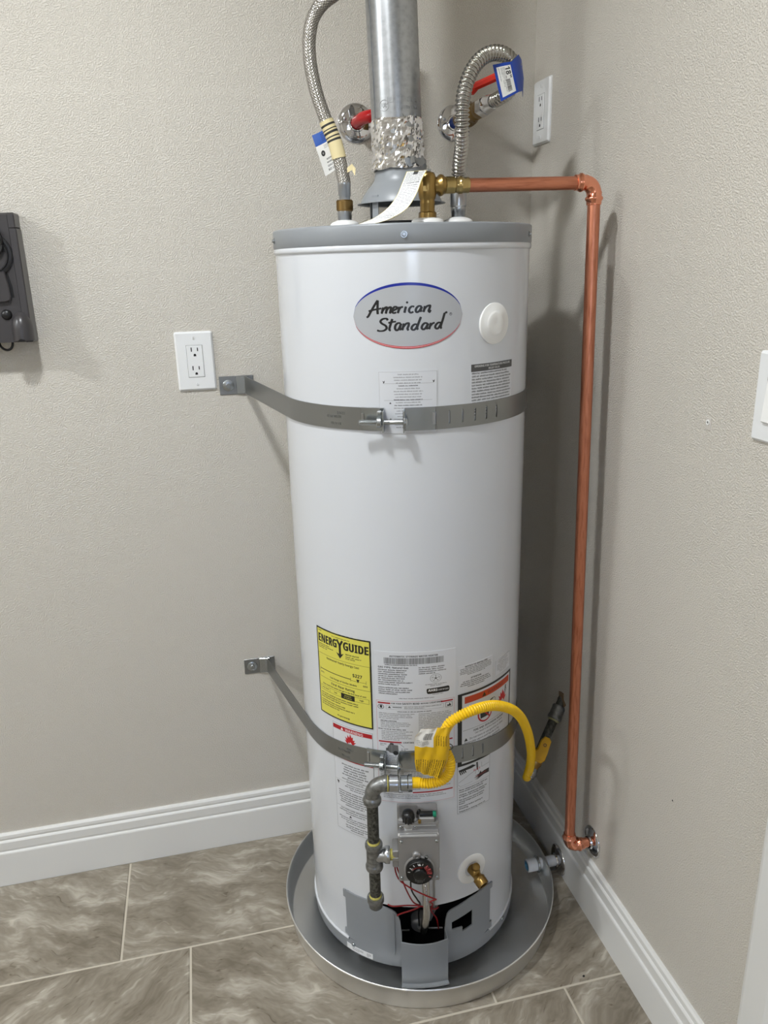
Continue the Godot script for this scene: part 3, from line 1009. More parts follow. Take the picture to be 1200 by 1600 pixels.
func make_labels(t: Node3D):
	logo_label(t)
	# notice above the upper strap
	var paperw := Color(0.805, 0.815, 0.83)
	var im := canvas(340, 360, paperw)
	frame(im, 2, 2, 336, 356, 1.5, grey(0.6))
	var g := grey(0.45)
	for k in 20:
		var w: float = [210, 300, 290, 250, 200, 240, 300, 290, 270, 300, 260, 290, 300, 250, 280, 230, 300, 270, 290, 260][k]
		if k in [3, 9]:
			rect(im, 30, 16 + k * 16 + 5, 280, 1, grey(0.4))
		fine(im, 170 - w * 0.5, 14 + k * 16, w, 1, 12, grey(0.15) if k in [4, 9, 11] else g, 1, 100 + k, 0.0)
	for x in [22, 310]:
		fill_poly(im, PackedVector2Array([Vector2(x, 54), Vector2(x + 8, 58), Vector2(x + 14, 52), Vector2(x + 12, 64), Vector2(x + 4, 70), Vector2(x + 6, 62)]), INK)
	for y in [175, 268]:
		fill_poly(im, PackedVector2Array([Vector2(60, y + 10), Vector2(66, y), Vector2(72, y + 10)]), INK)
	add_label(t, "notice_label", im, -12.3, 11.8, 1.160, 1.2625, 0.0006, 0.3)
	# relief valve opening label
	im = canvas(350, 300, paperw)
	rect(im, 0, 0, 350, 42, grey(0.30))
	text(im, "OPENING FOR TEMPERATURE-PRESSURE", 175, 3, 16, grey(0.85), true, 1)
	text(im, "RELIEF VALVE", 175, 21, 15, grey(0.85), true, 1)
	fine(im, 6, 46, 338, 15, 17, grey(0.2), 0, 21, 0.15)
	add_label(t, "relief_valve_label", im, 27.0, 52.2, 1.180, 1.2670)
	energy_label(t)
	rating_label(t)
	left_warning_label(t)
	right_warning_label(t)
	# installer notices printed above the warning label
	im = canvas(290, 190, paperw)
	text(im, "NOTICE TO INSTALLERS", 145, 2, 17, INK, true, 1)
	fine(im, 10, 22, 270, 5, 11, grey(0.2), 1, 31, 0.1)
	text(im, "ATTENTION", 140, 92, 16, INK, true, 1)
	fine(im, 14, 114, 260, 4, 13, grey(0.12), 1, 32, 0.2)
	add_label(t, "installer_notice", im, 21.5, 42.0, 0.6615, 0.7170)
	im = canvas(120, 110, paperw)
	fine(im, 10, 6, 100, 9, 11, grey(0.55), 1, 33, 0.4)
	add_label(t, "fine_print", im, 44.5, 57.5, 0.668, 0.700)
	# small data sticker on the base ring
	im = canvas(300, 64, Color(0.88, 0.88, 0.88))
	fine(im, 70, 12, 150, 3, 14, grey(0.3), 0, 34, 0.3)
	fine(im, 236, 14, 46, 4, 10, grey(0.25), 0, 35, 0.0)
	add_label(t, "base_sticker", im, -40.6, -24.2, 0.0262, 0.0400, 0.0012)

func ellipse_y(u: float) -> float:
	return sqrt(maxf(0.0, 1.0 - u * u))

func logo_label(t: Node3D):
	# drawn in the units of a 490 by 296 badge, scaled by 2
	var S := 2.0
	var W := 490
	var H := 296
	var im := canvas(W * 2, H * 2, Color(0.66, 0.67, 0.68))
	var cx := W * 0.5
	var cy := H * 0.5
	# blue crescent over the top, red one under the bottom, white line between red and grey
	for band in [[-1.0, 0.0, 12.5, Color(0.05, 0.13, 0.55)], [1.0, 0.0, 4.5, Color(0.72, 0.06, 0.10)], [1.0, 4.5, 6.3, Color(0.88, 0.86, 0.87)], [1.0, 6.3, 10.0, Color(0.70, 0.07, 0.11)]]:
		var pts := PackedVector2Array()
		for i in 41:
			var u := -1.0 + 2.0 * i / 40.0
			pts.append(Vector2(cx + u * cx, cy + band[0] * (cy - band[1]) * ellipse_y(u)) * S)
		for i in 39:
			var u := 1.0 - 2.0 * (i + 1) / 40.0
			pts.append(Vector2(cx + u * cx, cy + band[0] * (cy - band[2]) * ellipse_y(u)) * S)
		fill_poly(im, pts, band[3])
	# brush lettering: strokes in badge units
	var strokes := [
		# A m e r i c a n
		[[62, 152], [70, 147], [80, 130], [98, 100], [114, 76]], [[114, 76], [113, 100], [112, 122], [113, 138]], [[72, 124], [96, 118], [130, 112]],
		[[138, 108], [134, 122], [130, 136]], [[134, 124], [144, 111], [153, 107], [153, 115], [148, 136]], [[150, 124], [160, 111], [169, 107], [171, 113], [166, 136]],
		[[178, 124], [194, 116], [197, 109], [188, 106], [179, 115], [176, 126], [182, 134], [194, 131]],
		[[208, 106], [205, 120], [200, 135]], [[204, 121], [213, 110], [224, 107]],
		[[236, 106], [232, 120], [229, 134]], [[241, 88], [244, 90]],
		[[272, 108], [262, 106], [252, 114], [249, 126], [256, 134], [268, 130]],
		[[304, 109], [293, 105], [282, 113], [278, 125], [283, 133], [294, 126], [305, 108]], [[305, 108], [300, 122], [302, 132]],
		[[318, 106], [315, 120], [311, 133]], [[315, 120], [326, 108], [340, 104], [339, 114], [334, 128], [338, 133]], [[338, 133], [343, 124]],
		# S t a n d a r d
		[[156, 166], [150, 158], [134, 160], [124, 170], [130, 180], [146, 190], [150, 202], [138, 212], [120, 214], [108, 210]],
		[[176, 160], [168, 184], [162, 206], [168, 213]], [[158, 178], [174, 174], [192, 172]],
		[[212, 181], [201, 179], [190, 188], [187, 203], [194, 212], [204, 204], [214, 181]], [[214, 181], [209, 198], [212, 212]],
		[[226, 181], [222, 197], [218, 212]], [[222, 198], [234, 184], [246, 180], [246, 191], [241, 205], [246, 213]],
		[[286, 190], [274, 186], [262, 195], [259, 206], [267, 212], [278, 204], [288, 184]], [[300, 154], [290, 180], [283, 202], [287, 211]],
		[[330, 186], [318, 182], [307, 191], [303, 204], [311, 211], [321, 203], [332, 184]], [[332, 184], [326, 200], [329, 211]],
		[[344, 182], [340, 196], [335, 211]], [[340, 197], [350, 186], [361, 182]],
		[[390, 186], [379, 182], [367, 191], [363, 203], [371, 210], [381, 202], [394, 178]], [[406, 140], [398, 168], [388, 200], [392, 210]], [[414, 138], [406, 140]],
	]
	for s in strokes:
		var raw := []
		for p in s:
			raw.append(Vector3(p[0], p[1], 0))
		var sp := smooth_path(raw, 3.0)
		var left := PackedVector2Array()
		var right := PackedVector2Array()
		for i in sp.size():
			var d := sp[mini(i + 1, sp.size() - 1)] - sp[maxi(i - 1, 0)]
			var d2 := Vector2(d.x, d.y).normalized()
			# a broad pen: thick on the down strokes
			var wd := lerpf(3.6, 5.4, absf(d2.y)) * (0.7 if i == 0 or i == sp.size() - 1 else 1.0)
			var e := Vector2(-d2.y, d2.x) * wd
			left.append((Vector2(sp[i].x, sp[i].y) + e) * S)
			right.append((Vector2(sp[i].x, sp[i].y) - e) * S)
		var tris := PackedVector2Array()
		for i in sp.size() - 1:
			tris.append_array([left[i], left[i + 1], right[i + 1], left[i], right[i + 1], right[i]])
		fill_tris(im, tris, INK)
		if sp.size() < 6:
			disc(im, Vector2(sp[0].x, sp[0].y) * S, 5 * S, 5 * S, INK)
	ringline(im, Vector2(434, 146) * S, 6 * S, 6 * S, 1.2 * S, INK)
	text(im, "R", 434 * S, 139.5 * S, 10 * S, INK, true, 1)
	# an oval patch following the tank
	var b := B.new(TANK)
	var r := TR + 0.0007
	var n := 40
	for i in n:
		var u0 := -1.0 + 2.0 * i / n
		var u1 := -1.0 + 2.0 * (i + 1) / n
		for k in 2:
			var q := []
			for e in [[u0, -1.0], [u1, -1.0], [u1, 1.0], [u0, 1.0]]:
				var hgt: float = e[1] * ellipse_y(e[0])
				var a := deg_to_rad(0.25 + 22.4 * e[0])
				var o := Vector3(sin(a), 0, cos(a))
				q.append([o * (r if k == 0 else TR - 0.0003) + Vector3(0, 1.349 - 0.0508 * hgt, 0), o, Vector2(0.5 + 0.5 * e[0], 0.5 + 0.5 * hgt)])
			if k == 0:
				b.tri(q[0][0], q[1][0], q[2][0], q[0][1], q[1][1], q[2][1], q[0][2], q[1][2], q[2][2])
				b.tri(q[0][0], q[2][0], q[3][0], q[0][1], q[2][1], q[3][1], q[0][2], q[2][2], q[3][2])
	part(b, "brand_badge", paper("badge_print", im, 0.3), t, "oval silver badge with black script lettering, blue edge above and red edge below")

func energy_label(t: Node3D):
	var y := Color(0.835, 0.805, 0.33)
	var im := canvas(448, 642, y)
	frame(im, 0, 0, 448, 642, 9, Color(0.04, 0.04, 0.04))
	fine(im, 18, 16, 60, 1, 13, INK, 0, 41, 0.0)
	fine(im, 150, 24, 270, 1, 12, INK, 0, 42, 0.0)
	# the heavy title, its Y drawn out into an arrow
	for k in 4:
		text(im, "ENERG", 13 + k * 1.3, 26 + (k % 2), 80, INK, true, 0, 0.69)
		text(im, "GUIDE", 243 + k * 1.3, 26 + (k % 2), 80, INK, true, 0, 0.77)
	line(im, [Vector2(200, 46), Vector2(219, 78), Vector2(238, 46)], 15, INK)
	rect(im, 210, 72, 18, 70, INK)
	fill_poly(im, PackedVector2Array([Vector2(186, 132), Vector2(208, 140), Vector2(225, 140), Vector2(248, 132), Vector2(217, 172)]), INK)
	fine(im, 18, 112, 150, 3, 13, INK, 0, 43, 0.3)
	text(im, "WATER HEATER", 262, 122, 14, INK)
	fine(im, 262, 142, 130, 2, 13, INK, 0, 44, 0.3)
	rect(im, 14, 186, 424, 1.5, INK)
	text(im, "Estimated Yearly Energy Cost", 228, 196, 19, INK, true, 1)
	text(im, "$227", 310, 250, 33, INK)
	fill_poly(im, PackedVector2Array([Vector2(338, 292), Vector2(362, 292), Vector2(350, 318)]), INK)
	rect(im, 24, 300, 270, 5, INK)
	rect(im, 294, 308, 116, 2, INK)
	for x in [24, 294, 408]:
		rect(im, x, 292, 2, 26, INK)
	text(im, "$175", 26, 320, 15, INK)
	text(im, "$235", 386, 324, 15, INK)
	text(im, "Cost Range of Similar Models", 228, 332, 16, INK, true, 1)
	rect(im, 14, 362, 424, 1.5, INK)
	text(im, "First Hour Rating", 224, 372, 24, INK, true, 1)
	text(im, "(How much hot water you get in the first hour of use)", 224, 402, 14.5, INK, true, 1, 0.98)
	frame(im, 22, 426, 404, 34, 1.5, INK)
	rect(im, 110, 426, 1.5, 34, INK)
	text(im, "very small", 34, 434, 13, INK)
	text(im, "low", 150, 434, 15, INK)
	rect(im, 212, 424, 108, 40, Color(0.04, 0.04, 0.04))
	text(im, "medium", 266, 428, 14, y, true, 1)
	text(im, "67 Gallons", 266, 444, 13, y, true, 1)
	text(im, "high", 372, 434, 15, INK, true, 1)
	fine(im, 22, 476, 330, 3, 16, INK, 0, 45, 0.2)
	fine(im, 22, 530, 300, 3, 16, INK, 0, 46, 0.3)
	text(im, "ftc.gov/energy", 224, 598, 15, INK, true, 1)
	frame(im, 14, 186, 424, 178, 1.2, INK)
	add_label(t, "energy_label", im, -51.6, -19.5, 0.5910, 0.7755, 0.0011, 0.4, "yellow energy label with black border, ENERGYGUIDE title and arrow")

func rating_label(t: Node3D):
	var im := canvas(520, 1190, Color(0.805, 0.815, 0.83))
	text(im, "AUTOMATIC STORAGE WATER HEATER", 250, 22, 17, INK, true, 1)
	rng.seed = 5
	var x := 62.0
	while x < 440.0:
		var w := rng.randf_range(1.2, 4.0)
		rect(im, x, 44, w, 46, grey(0.28))
		x += w + rng.randf_range(1.4, 3.4)
	fine(im, 66, 92, 370, 1, 13, INK, 0, 51, 0.0)
	text(im, "GAS TYPE: Natural Gas", 22, 106, 18, INK)
	fine(im, 22, 130, 240, 8, 15.5, grey(0.12), 0, 52, 0.4)
	fine(im, 280, 112, 190, 4, 15, grey(0.12), 0, 53, 0.2)
	ringline(im, Vector2(388, 204), 36, 32, 2, grey(0.4))
	ringline(im, Vector2(388, 204), 25, 22, 1.5, grey(0.5))
	for k in 5:
		var a := TAU * k / 5.0 - PI / 2
		line(im, [Vector2(388, 204), Vector2(388, 204) + Vector2(cos(a) * 26, sin(a) * 23)], 3, grey(0.4))
	disc(im, Vector2(388, 204), 5, 5, INK)
	fine(im, 320, 244, 140, 2, 11, grey(0.3), 1, 54, 0.1)
	fine(im, 22, 264, 220, 4, 15.5, grey(0.12), 0, 55, 0.15)
	var cap := PackedVector2Array([Vector2(332, 280), Vector2(470, 274), Vector2(478, 282), Vector2(478, 308), Vector2(470, 316), Vector2(338, 320), Vector2(330, 312), Vector2(328, 288)])
	fill_poly(im, cap, Color(0.03, 0.03, 0.03))
	text(im, "CERTIFIED", 398, 287, 15, grey(0.9), true, 0)
	text(im, "AHRI", 338, 280, 25, Color.WHITE, true, 0)
	fine(im, 336, 322, 130, 1, 10, grey(0.3), 1, 56, 0.0)
	fine(im, 60, 344, 410, 1, 12, grey(0.3), 1, 57, 0.0)
	# lighting instructions with red bars
	var red := Color(0.62, 0.05, 0.09)
	frame(im, 4, 372, 508, 812, 2, Color(0.72, 0.45, 0.47))
	rect(im, 14, 384, 82, 11, red)
	rect(im, 420, 384, 82, 11, red)
	var w1 := text(im, "FOR YOUR ", 100, 381, 14, INK)
	w1 += text(im, "SAFETY READ ", 100 + w1, 378, 18, INK)
	w1 += text(im, "BEFORE ", 100 + w1, 381, 14, INK)
	text(im, "LIGHTING!", 100 + w1, 378, 17, INK)
	ringline(im, Vector2(34, 420), 19, 17, 3, INK)
	fill_poly(im, PackedVector2Array([Vector2(26, 414), Vector2(30, 408), Vector2(42, 408), Vector2(43, 426), Vector2(36, 432), Vector2(28, 426)]), INK)
	frame(im, 452, 402, 46, 38, 2, INK)
	fill_poly(im, PackedVector2Array([Vector2(462, 432), Vector2(466, 418), Vector2(475, 424), Vector2(478, 408), Vector2(486, 420), Vector2(490, 432)]), INK)
	frame(im, 68, 406, 372, 30, 1.2, grey(0.35))
	fill_poly(im, PackedVector2Array([Vector2(80, 426), Vector2(90, 410), Vector2(100, 426)]), INK)
	text(im, "WARNING:", 110, 411, 12, INK)
	fine(im, 184, 410, 240, 2, 11, grey(0.35), 0, 58, 0.1)
	fine(im, 50, 446, 400, 1, 13, grey(0.12), 1, 59, 0.0)
	fine(im, 20, 464, 228, 4, 13, grey(0.4), 0, 60, 0.25)
	text(im, "BEFORE LIGHTING", 30, 520, 12, INK)
	fine(im, 30, 534, 218, 4, 12.5, grey(0.4), 0, 61, 0.25)
	text(im, "WHAT TO DO IF YOU SMELL GAS", 12, 586, 12, INK)
	fine(im, 34, 604, 210, 6, 13, grey(0.42), 0, 62, 0.3)
	fine(im, 276, 464, 220, 16, 13, grey(0.45), 0, 63, 0.25)
	rect(im, 14, 688, 150, 11, red)
	text(im, "LIGHTING INSTRUCTIONS", 172, 685, 15, INK)
	rect(im, 400, 688, 100, 11, red)
	fine(im, 22, 708, 50, 2, 12, grey(0.2), 0, 64, 0.2)
	line(im, [Vector2(78, 718), Vector2(104, 708), Vector2(150, 704), Vector2(178, 730)], 2, INK)
	fine(im, 160, 740, 50, 2, 12, grey(0.2), 0, 65, 0.2)
	# drawing of the gas control
	fill_poly(im, PackedVector2Array([Vector2(72, 730), Vector2(88, 712), Vector2(140, 716), Vector2(144, 776), Vector2(132, 790), Vector2(84, 778), Vector2(70, 762)]), grey(0.40))
	fill_poly(im, PackedVector2Array([Vector2(84, 712), Vector2(90, 700), Vector2(110, 702), Vector2(112, 716)]), grey(0.22))
	fill_poly(im, PackedVector2Array([Vector2(60, 744), Vector2(78, 740), Vector2(78, 764), Vector2(60, 766)]), grey(0.3))
	disc(im, Vector2(124, 780), 17, 17, grey(0.08))
	line(im, [Vector2(98, 716), Vector2(98, 780)], 2, grey(0.6))
	frame(im, 248, 716, 100, 70, 1.5, grey(0.4))
	rect(im, 276, 742, 30, 24, grey(0.3))
	fine(im, 30, 800, 180, 9, 13, grey(0.40), 0, 66, 0.25)
	fine(im, 250, 800, 230, 9, 13, grey(0.40), 0, 67, 0.25)
	fine(im, 20, 926, 470, 12, 13, grey(0.4), 0, 68, 0.2)
	text(im, "TO TURN OFF GAS", 36, 1092, 15, INK)
	rect(im, 14, 1108, 0, 0, red)
	rect(im, 230, 1096, 272, 10, red)
	fine(im, 36, 1116, 440, 3, 14, grey(0.4), 0, 69, 0.2)
	add_label(t, "instruction_label", im, -17.9, 20.1, 0.4330, 0.7580, 0.0006, 0.35)

func flame(im: Image, o: Vector2, s: float, c: Color):
	var p := PackedVector2Array()
	for e in [[-38, 20], [-52, -2], [-34, 4], [-48, -30], [-26, -16], [-22, -52], [-6, -30], [4, -66], [16, -34], [30, -44], [28, -14], [48, -18], [36, 2], [58, 0], [34, 24], [24, 36], [14, 16], [2, 8], [-6, 20], [-18, 14], [-16, 34]]:
		p.append(o + Vector2(e[0], e[1]) * s)
	fill_poly(im, p, c)

func left_warning_label(t: Node3D):
	var im := canvas(330, 860, Color(0.805, 0.815, 0.83))
	frame(im, 0, 0, 330, 860, 2, grey(0.45))
	rect(im, 4, 12, 322, 32, Color(0.65, 0.05, 0.10))
	fill_poly(im, PackedVector2Array([Vector2(74, 40), Vector2(86, 17), Vector2(98, 40)]), Color(0.9, 0.88, 0.88))
	text(im, "WARNING", 112, 14, 28, Color(0.88, 0.84, 0.85), true, 0, 1.08)
	flame(im, Vector2(152, 106), 0.86, Color(0.70, 0.08, 0.12))
	rect(im, 4, 262, 322, 8, Color(0.65, 0.05, 0.10))
	fine(im, 66, 300, 225, 6, 20, grey(0.15), 1, 71, 0.25)
	fine(im, 50, 420, 250, 2, 16, grey(0.25), 1, 72, 0.2)
	rect(im, 8, 448, 314, 1.5, grey(0.4))
	fill_poly(im, PackedVector2Array([Vector2(16, 458), Vector2(38, 462), Vector2(32, 486), Vector2(24, 474)]), INK)
	fine(im, 90, 460, 200, 3, 17, grey(0.2), 1, 73, 0.2)
	fine(im, 24, 524, 290, 7, 18, grey(0.15), 1, 74, 0.2)
	rect(im, 8, 664, 314, 1.5, grey(0.4))
	fine(im, 24, 668, 290, 3, 17, grey(0.15), 1, 75, 0.15)
	fill_poly(im, PackedVector2Array([Vector2(116, 736), Vector2(128, 718), Vector2(140, 736)]), INK)
	fine(im, 24, 742, 290, 3, 17, grey(0.15), 1, 76, 0.15)
	fine(im, 80, 800, 200, 3, 17, grey(0.08), 1, 77, 0.1)
	add_label(t, "warning_label", im, -43.1, -20.0, 0.3350, 0.5815, 0.0006, 0.4, "white label with red flame warning heading, mostly below the lower strap")

func right_warning_label(t: Node3D):
	var im := canvas(530, 560, Color(0.805, 0.815, 0.83))
	frame(im, 0, 0, 530, 560, 16, Color(0.04, 0.04, 0.04))
	rect(im, 16, 0, 16, 560, Color(0.04, 0.04, 0.04))
	var orange := Color(0.74, 0.25, 0.08)
	rect(im, 52, 32, 446, 50, orange)
	fill_poly(im, PackedVector2Array([Vector2(196, 76), Vector2(214, 42), Vector2(232, 76)]), Color(0.12, 0.07, 0.05))
	text(im, "WARNING", 246, 38, 34, Color(0.50, 0.15, 0.06), true, 0, 1.05)
	flame(im, Vector2(410, 170), 0.95, Color(0.74, 0.06, 0.10))
	line(im, [Vector2(444, 130), Vector2(452, 100), Vector2(462, 126), Vector2(448, 150)], 7, INK)
	disc(im, Vector2(455, 98), 7, 8, INK)
	# petrol can struck out by a red ring
	fill_poly(im, PackedVector2Array([Vector2(180, 180), Vector2(190, 166), Vector2(250, 156), Vector2(262, 172), Vector2(262, 236), Vector2(184, 240)]), INK)
	line(im, [Vector2(252, 158), Vector2(280, 128), Vector2(300, 124)], 9, INK)
	line(im, [Vector2(300, 124), Vector2(312, 120), Vector2(326, 132), Vector2(330, 190)], 4, grey(0.4))
	ringline(im, Vector2(226, 206), 62, 62, 11, Color(0.66, 0.05, 0.08))
	line(im, [Vector2(184, 160), Vector2(270, 250)], 11, Color(0.66, 0.05, 0.08))
	rect(im, 40, 286, 470, 2, grey(0.3))
	text(im, "FIRE AND EXPLOSION HAZARD", 275, 296, 21, INK, true, 1)
	text(im, "Can result in serious injury or death", 275, 322, 17, INK, false, 1)
	fill_poly(im, PackedVector2Array([Vector2(50, 372), Vector2(64, 348), Vector2(78, 372)]), INK)
	text(im, "Do not store or use gasoline or other", 92, 350, 20, INK, false)
	text(im, "flammable vapors and liquids in the", 50, 376, 20, INK, false)
	text(im, "vicinity of this or any other appliance.", 50, 402, 20, INK, false)
	text(im, "Storage or use may result in injury.", 50, 428, 20, INK, false)
	add_label(t, "fire_warning_label", im, 21.3, 59.3, 0.500, 0.6585, 0.0006, 0.4, "black-bordered label with orange warning bar and struck-out petrol can")
	im = canvas(280, 400, Color(0.805, 0.815, 0.83))
	frame(im, 0, 0, 280, 400, 2, grey(0.35))
	for k in 4:
		line(im, [Vector2(14 + k * 13, 34), Vector2(26 + k * 13, 70 - k * 3)], 8, INK)
	fill_poly(im, PackedVector2Array([Vector2(14, 30), Vector2(120, 18), Vector2(150, 34), Vector2(110, 44), Vector2(16, 46)]), INK)
	line(im, [Vector2(158, 20), Vector2(162, 70)], 15, grey(0.25))
	line(im, [Vector2(150, 74), Vector2(144, 104)], 4, grey(0.6))
	line(im, [Vector2(166, 74), Vector2(176, 104)], 4, grey(0.6))
	text(im, "H O T", 128, 58, 24, Color(0.72, 0.20, 0.25), true, 0)
	line(im, [Vector2(200, 30), Vector2(200, 70), Vector2(272, 66)], 2, grey(0.4))
	line(im, [Vector2(8, 136), Vector2(100, 90), Vector2(150, 76)], 2, grey(0.35))
	# open hand
	fill_poly(im, PackedVector2Array([Vector2(272, 112), Vector2(272, 148), Vector2(222, 144), Vector2(190, 152), Vector2(150, 164), Vector2(176, 146), Vector2(138, 156), Vector2(172, 138), Vector2(132, 140), Vector2(168, 128), Vector2(140, 122), Vector2(176, 120), Vector2(192, 100), Vector2(198, 118), Vector2(226, 112)]), Color(0.10, 0.03, 0.04))
	line(im, [Vector2(150, 134), Vector2(240, 126)], 5, Color(0.55, 0.06, 0.12))
	line(im, [Vector2(8, 150), Vector2(20, 170), Vector2(120, 160)], 1.5, grey(0.4))
	rect(im, 6, 182, 268, 1.5, grey(0.4))
	var lines := ["Water temperature over 125°F can", "cause severe burns instantly.", "", "Children, disabled and elderly are", "at highest risk of being scalded.", "", "See instruction manual before", "setting temperature at water", "heater.", "", "Feel water before bathing or", "showering.", "", "Temperature limiting valves are", "available, see manual."]
	var y := 192.0
	for l in lines:
		if l == "":
			y += 8
		else:
			text(im, l, 12, y, 15.5, grey(0.12), true, 0, 0.94)
			y += 17
	add_label(t, "scald_warning_label", im, 21.3, 41.4, 0.3920, 0.500, 0.0005, 0.4, "white label with a hand under hot water, below the lower strap")

# ------------------------------------------------------------------ pan and its drain
func make_pan():
	var c := Vector3(-0.3635, 0, 0.2995)
	var t := thing("drain_pan", "round shiny metal drain pan under the water heater", "drain pan", c)
	var b := B.new(at(c))
	var s := 1.0
	b.lathe(WORLD, [Vector2(0, 0.0015), Vector2(0.296, 0.0015), Vector2(0.2985, 0.003), Vector2(0.3065, 0.0575), Vector2(0.3072, 0.0592), Vector2(0.3088, 0.0598), Vector2(0.3102, 0.0588), Vector2(0.3104, 0.0570), Vector2(0.3090, 0.0558), Vector2(0.3078, 0.0545), Vector2(0.2998, 0.0015), Vector2(0.2970, 0.0), Vector2(0, 0.0)], 128)
	part(b, "pan", M.pan_metal, t)
	# seam where the rim strip overlaps
	b = B.new(at(c))
	b.lathe(WORLD, [Vector2(0.2998, 0.0030), Vector2(0.3003, 0.0030), Vector2(0.3095, 0.0558), Vector2(0.3110, 0.0572), Vector2(0.3106, 0.0592), Vector2(0.3088, 0.0604), Vector2(0.3068, 0.0600)], 3, deg_to_rad(-22.0), deg_to_rad(-20.2))
	part(b, "rim_seam", M.pan_metal, t)
	# plastic drain fitting through the pan wall to the baseboard
	var y := 0.034
	var z := 0.3165
	var d := thing("pan_drain_pipe", "short white plastic drain pipe from the pan to the right baseboard", "pipe", Vector3(-0.03, y, z))
	b = B.new()
	b.lathe(along(Vector3(-0.052, y, z), Vector3.RIGHT), [Vector2(0, 0), Vector2(0.0130, 0), Vector2(0.0130, 0.055), Vector2(0, 0.055)], 28)
	part(b, "pipe", M.pvc, d)
	b = B.new()
	b.lathe(along(Vector3(-0.098, y, z), Vector3.RIGHT), [Vector2(0.0115, 0.012), Vector2(0.0115, 0.0), Vector2(0.0145, 0.0), Vector2(0.0152, 0.002), Vector2(0.0152, 0.024), Vector2(0.0132, 0.025), Vector2(0.0132, 0.05), Vector2(0, 0.05)], 28)
	part(b, "adapter", M.pvc, d)
	b = B.new()
	b.lathe(along(Vector3(-0.0968, y, z), Vector3.RIGHT), [Vector2(0.0, 0.004), Vector2(0.0125, 0.003), Vector2(0.0125, -0.0006), Vector2(0.0100, -0.0014), Vector2(0.0095, 0.003)], 24)
	part(b, "blue_lining", mat("blue_film", Color(0.35, 0.55, 0.66), 0.35), d)
	b = B.new()
	b.lathe(along(Vector3(-0.074, y, z), Vector3.RIGHT), [Vector2(0.0132, 0), Vector2(0.0190, 0), Vector2(0.0198, 0.001), Vector2(0.0198, 0.005), Vector2(0.0190, 0.006), Vector2(0.0132, 0.006)], 8, 0.0, TAU, 2.0)
	part(b, "lock_nut", M.zinc, d)
	var e := thing("escutcheon", "chrome pipe collar on the right baseboard behind the white drain pipe", "pipe collar", Vector3(-0.014, y, z), "chrome pipe collars")
	escutcheon(e, Vector3(-0.0142, y, z), Vector3.LEFT, 0.037)

func escutcheon(e: Node3D, p: Vector3, d: Vector3, r: float):
	var b := B.new()
	b.lathe(along(p, d), [Vector2(r, 0), Vector2(r, 0.0012), Vector2(r * 0.96, 0.0035), Vector2(r * 0.75, 0.0062), Vector2(r * 0.45, 0.0082), Vector2(r * 0.42, 0.0115), Vector2(r * 0.36, 0.0120), Vector2(r * 0.36, 0.002), Vector2(0, 0.002)], 48)
	part(b, "plate", M.chrome, e)
	b = B.new()
	var f := along(p, d)
	b.lathe(Transform3D(f.basis, f * Vector3(r * 0.62, 0.0068, r * 0.2)), [Vector2(0.0035, 0), Vector2(0.0035, 0.001), Vector2(0.002, 0.002), Vector2(0, 0.002)], 12)
	part(b, "screw", M.steel, e)

# raised lettering on a round surface, in the frame of b (axis y, radius r)
func emboss(b: B, s: String, a: float, y: float, r: float, height: float, relief: float):
	var tm := TextMesh.new()
	tm.font = font(false)
	tm.text = s
	tm.font_size = 48
	tm.pixel_size = height / 36.0
	tm.depth = relief
	tm.curve_step = 6.0
	var arr := tm.get_mesh_arrays()
	var vs: PackedVector3Array = arr[Mesh.ARRAY_VERTEX]
	var ix: PackedInt32Array = arr[Mesh.ARRAY_INDEX] if arr[Mesh.ARRAY_INDEX] != null else PackedInt32Array(range(vs.size()))
	var P := func(v: Vector3) -> Vector3:
		var th := deg_to_rad(a) + v.x / r
		var rr := r + v.z
		return Vector3(sin(th) * rr, y + v.y, cos(th) * rr)
	for i in range(0, ix.size(), 3):
		var p: Vector3 = P.call(vs[ix[i]])
		b.ftri(p, P.call(vs[ix[i + 1]]), P.call(vs[ix[i + 2]]), Vector3(p.x, 0, p.z))

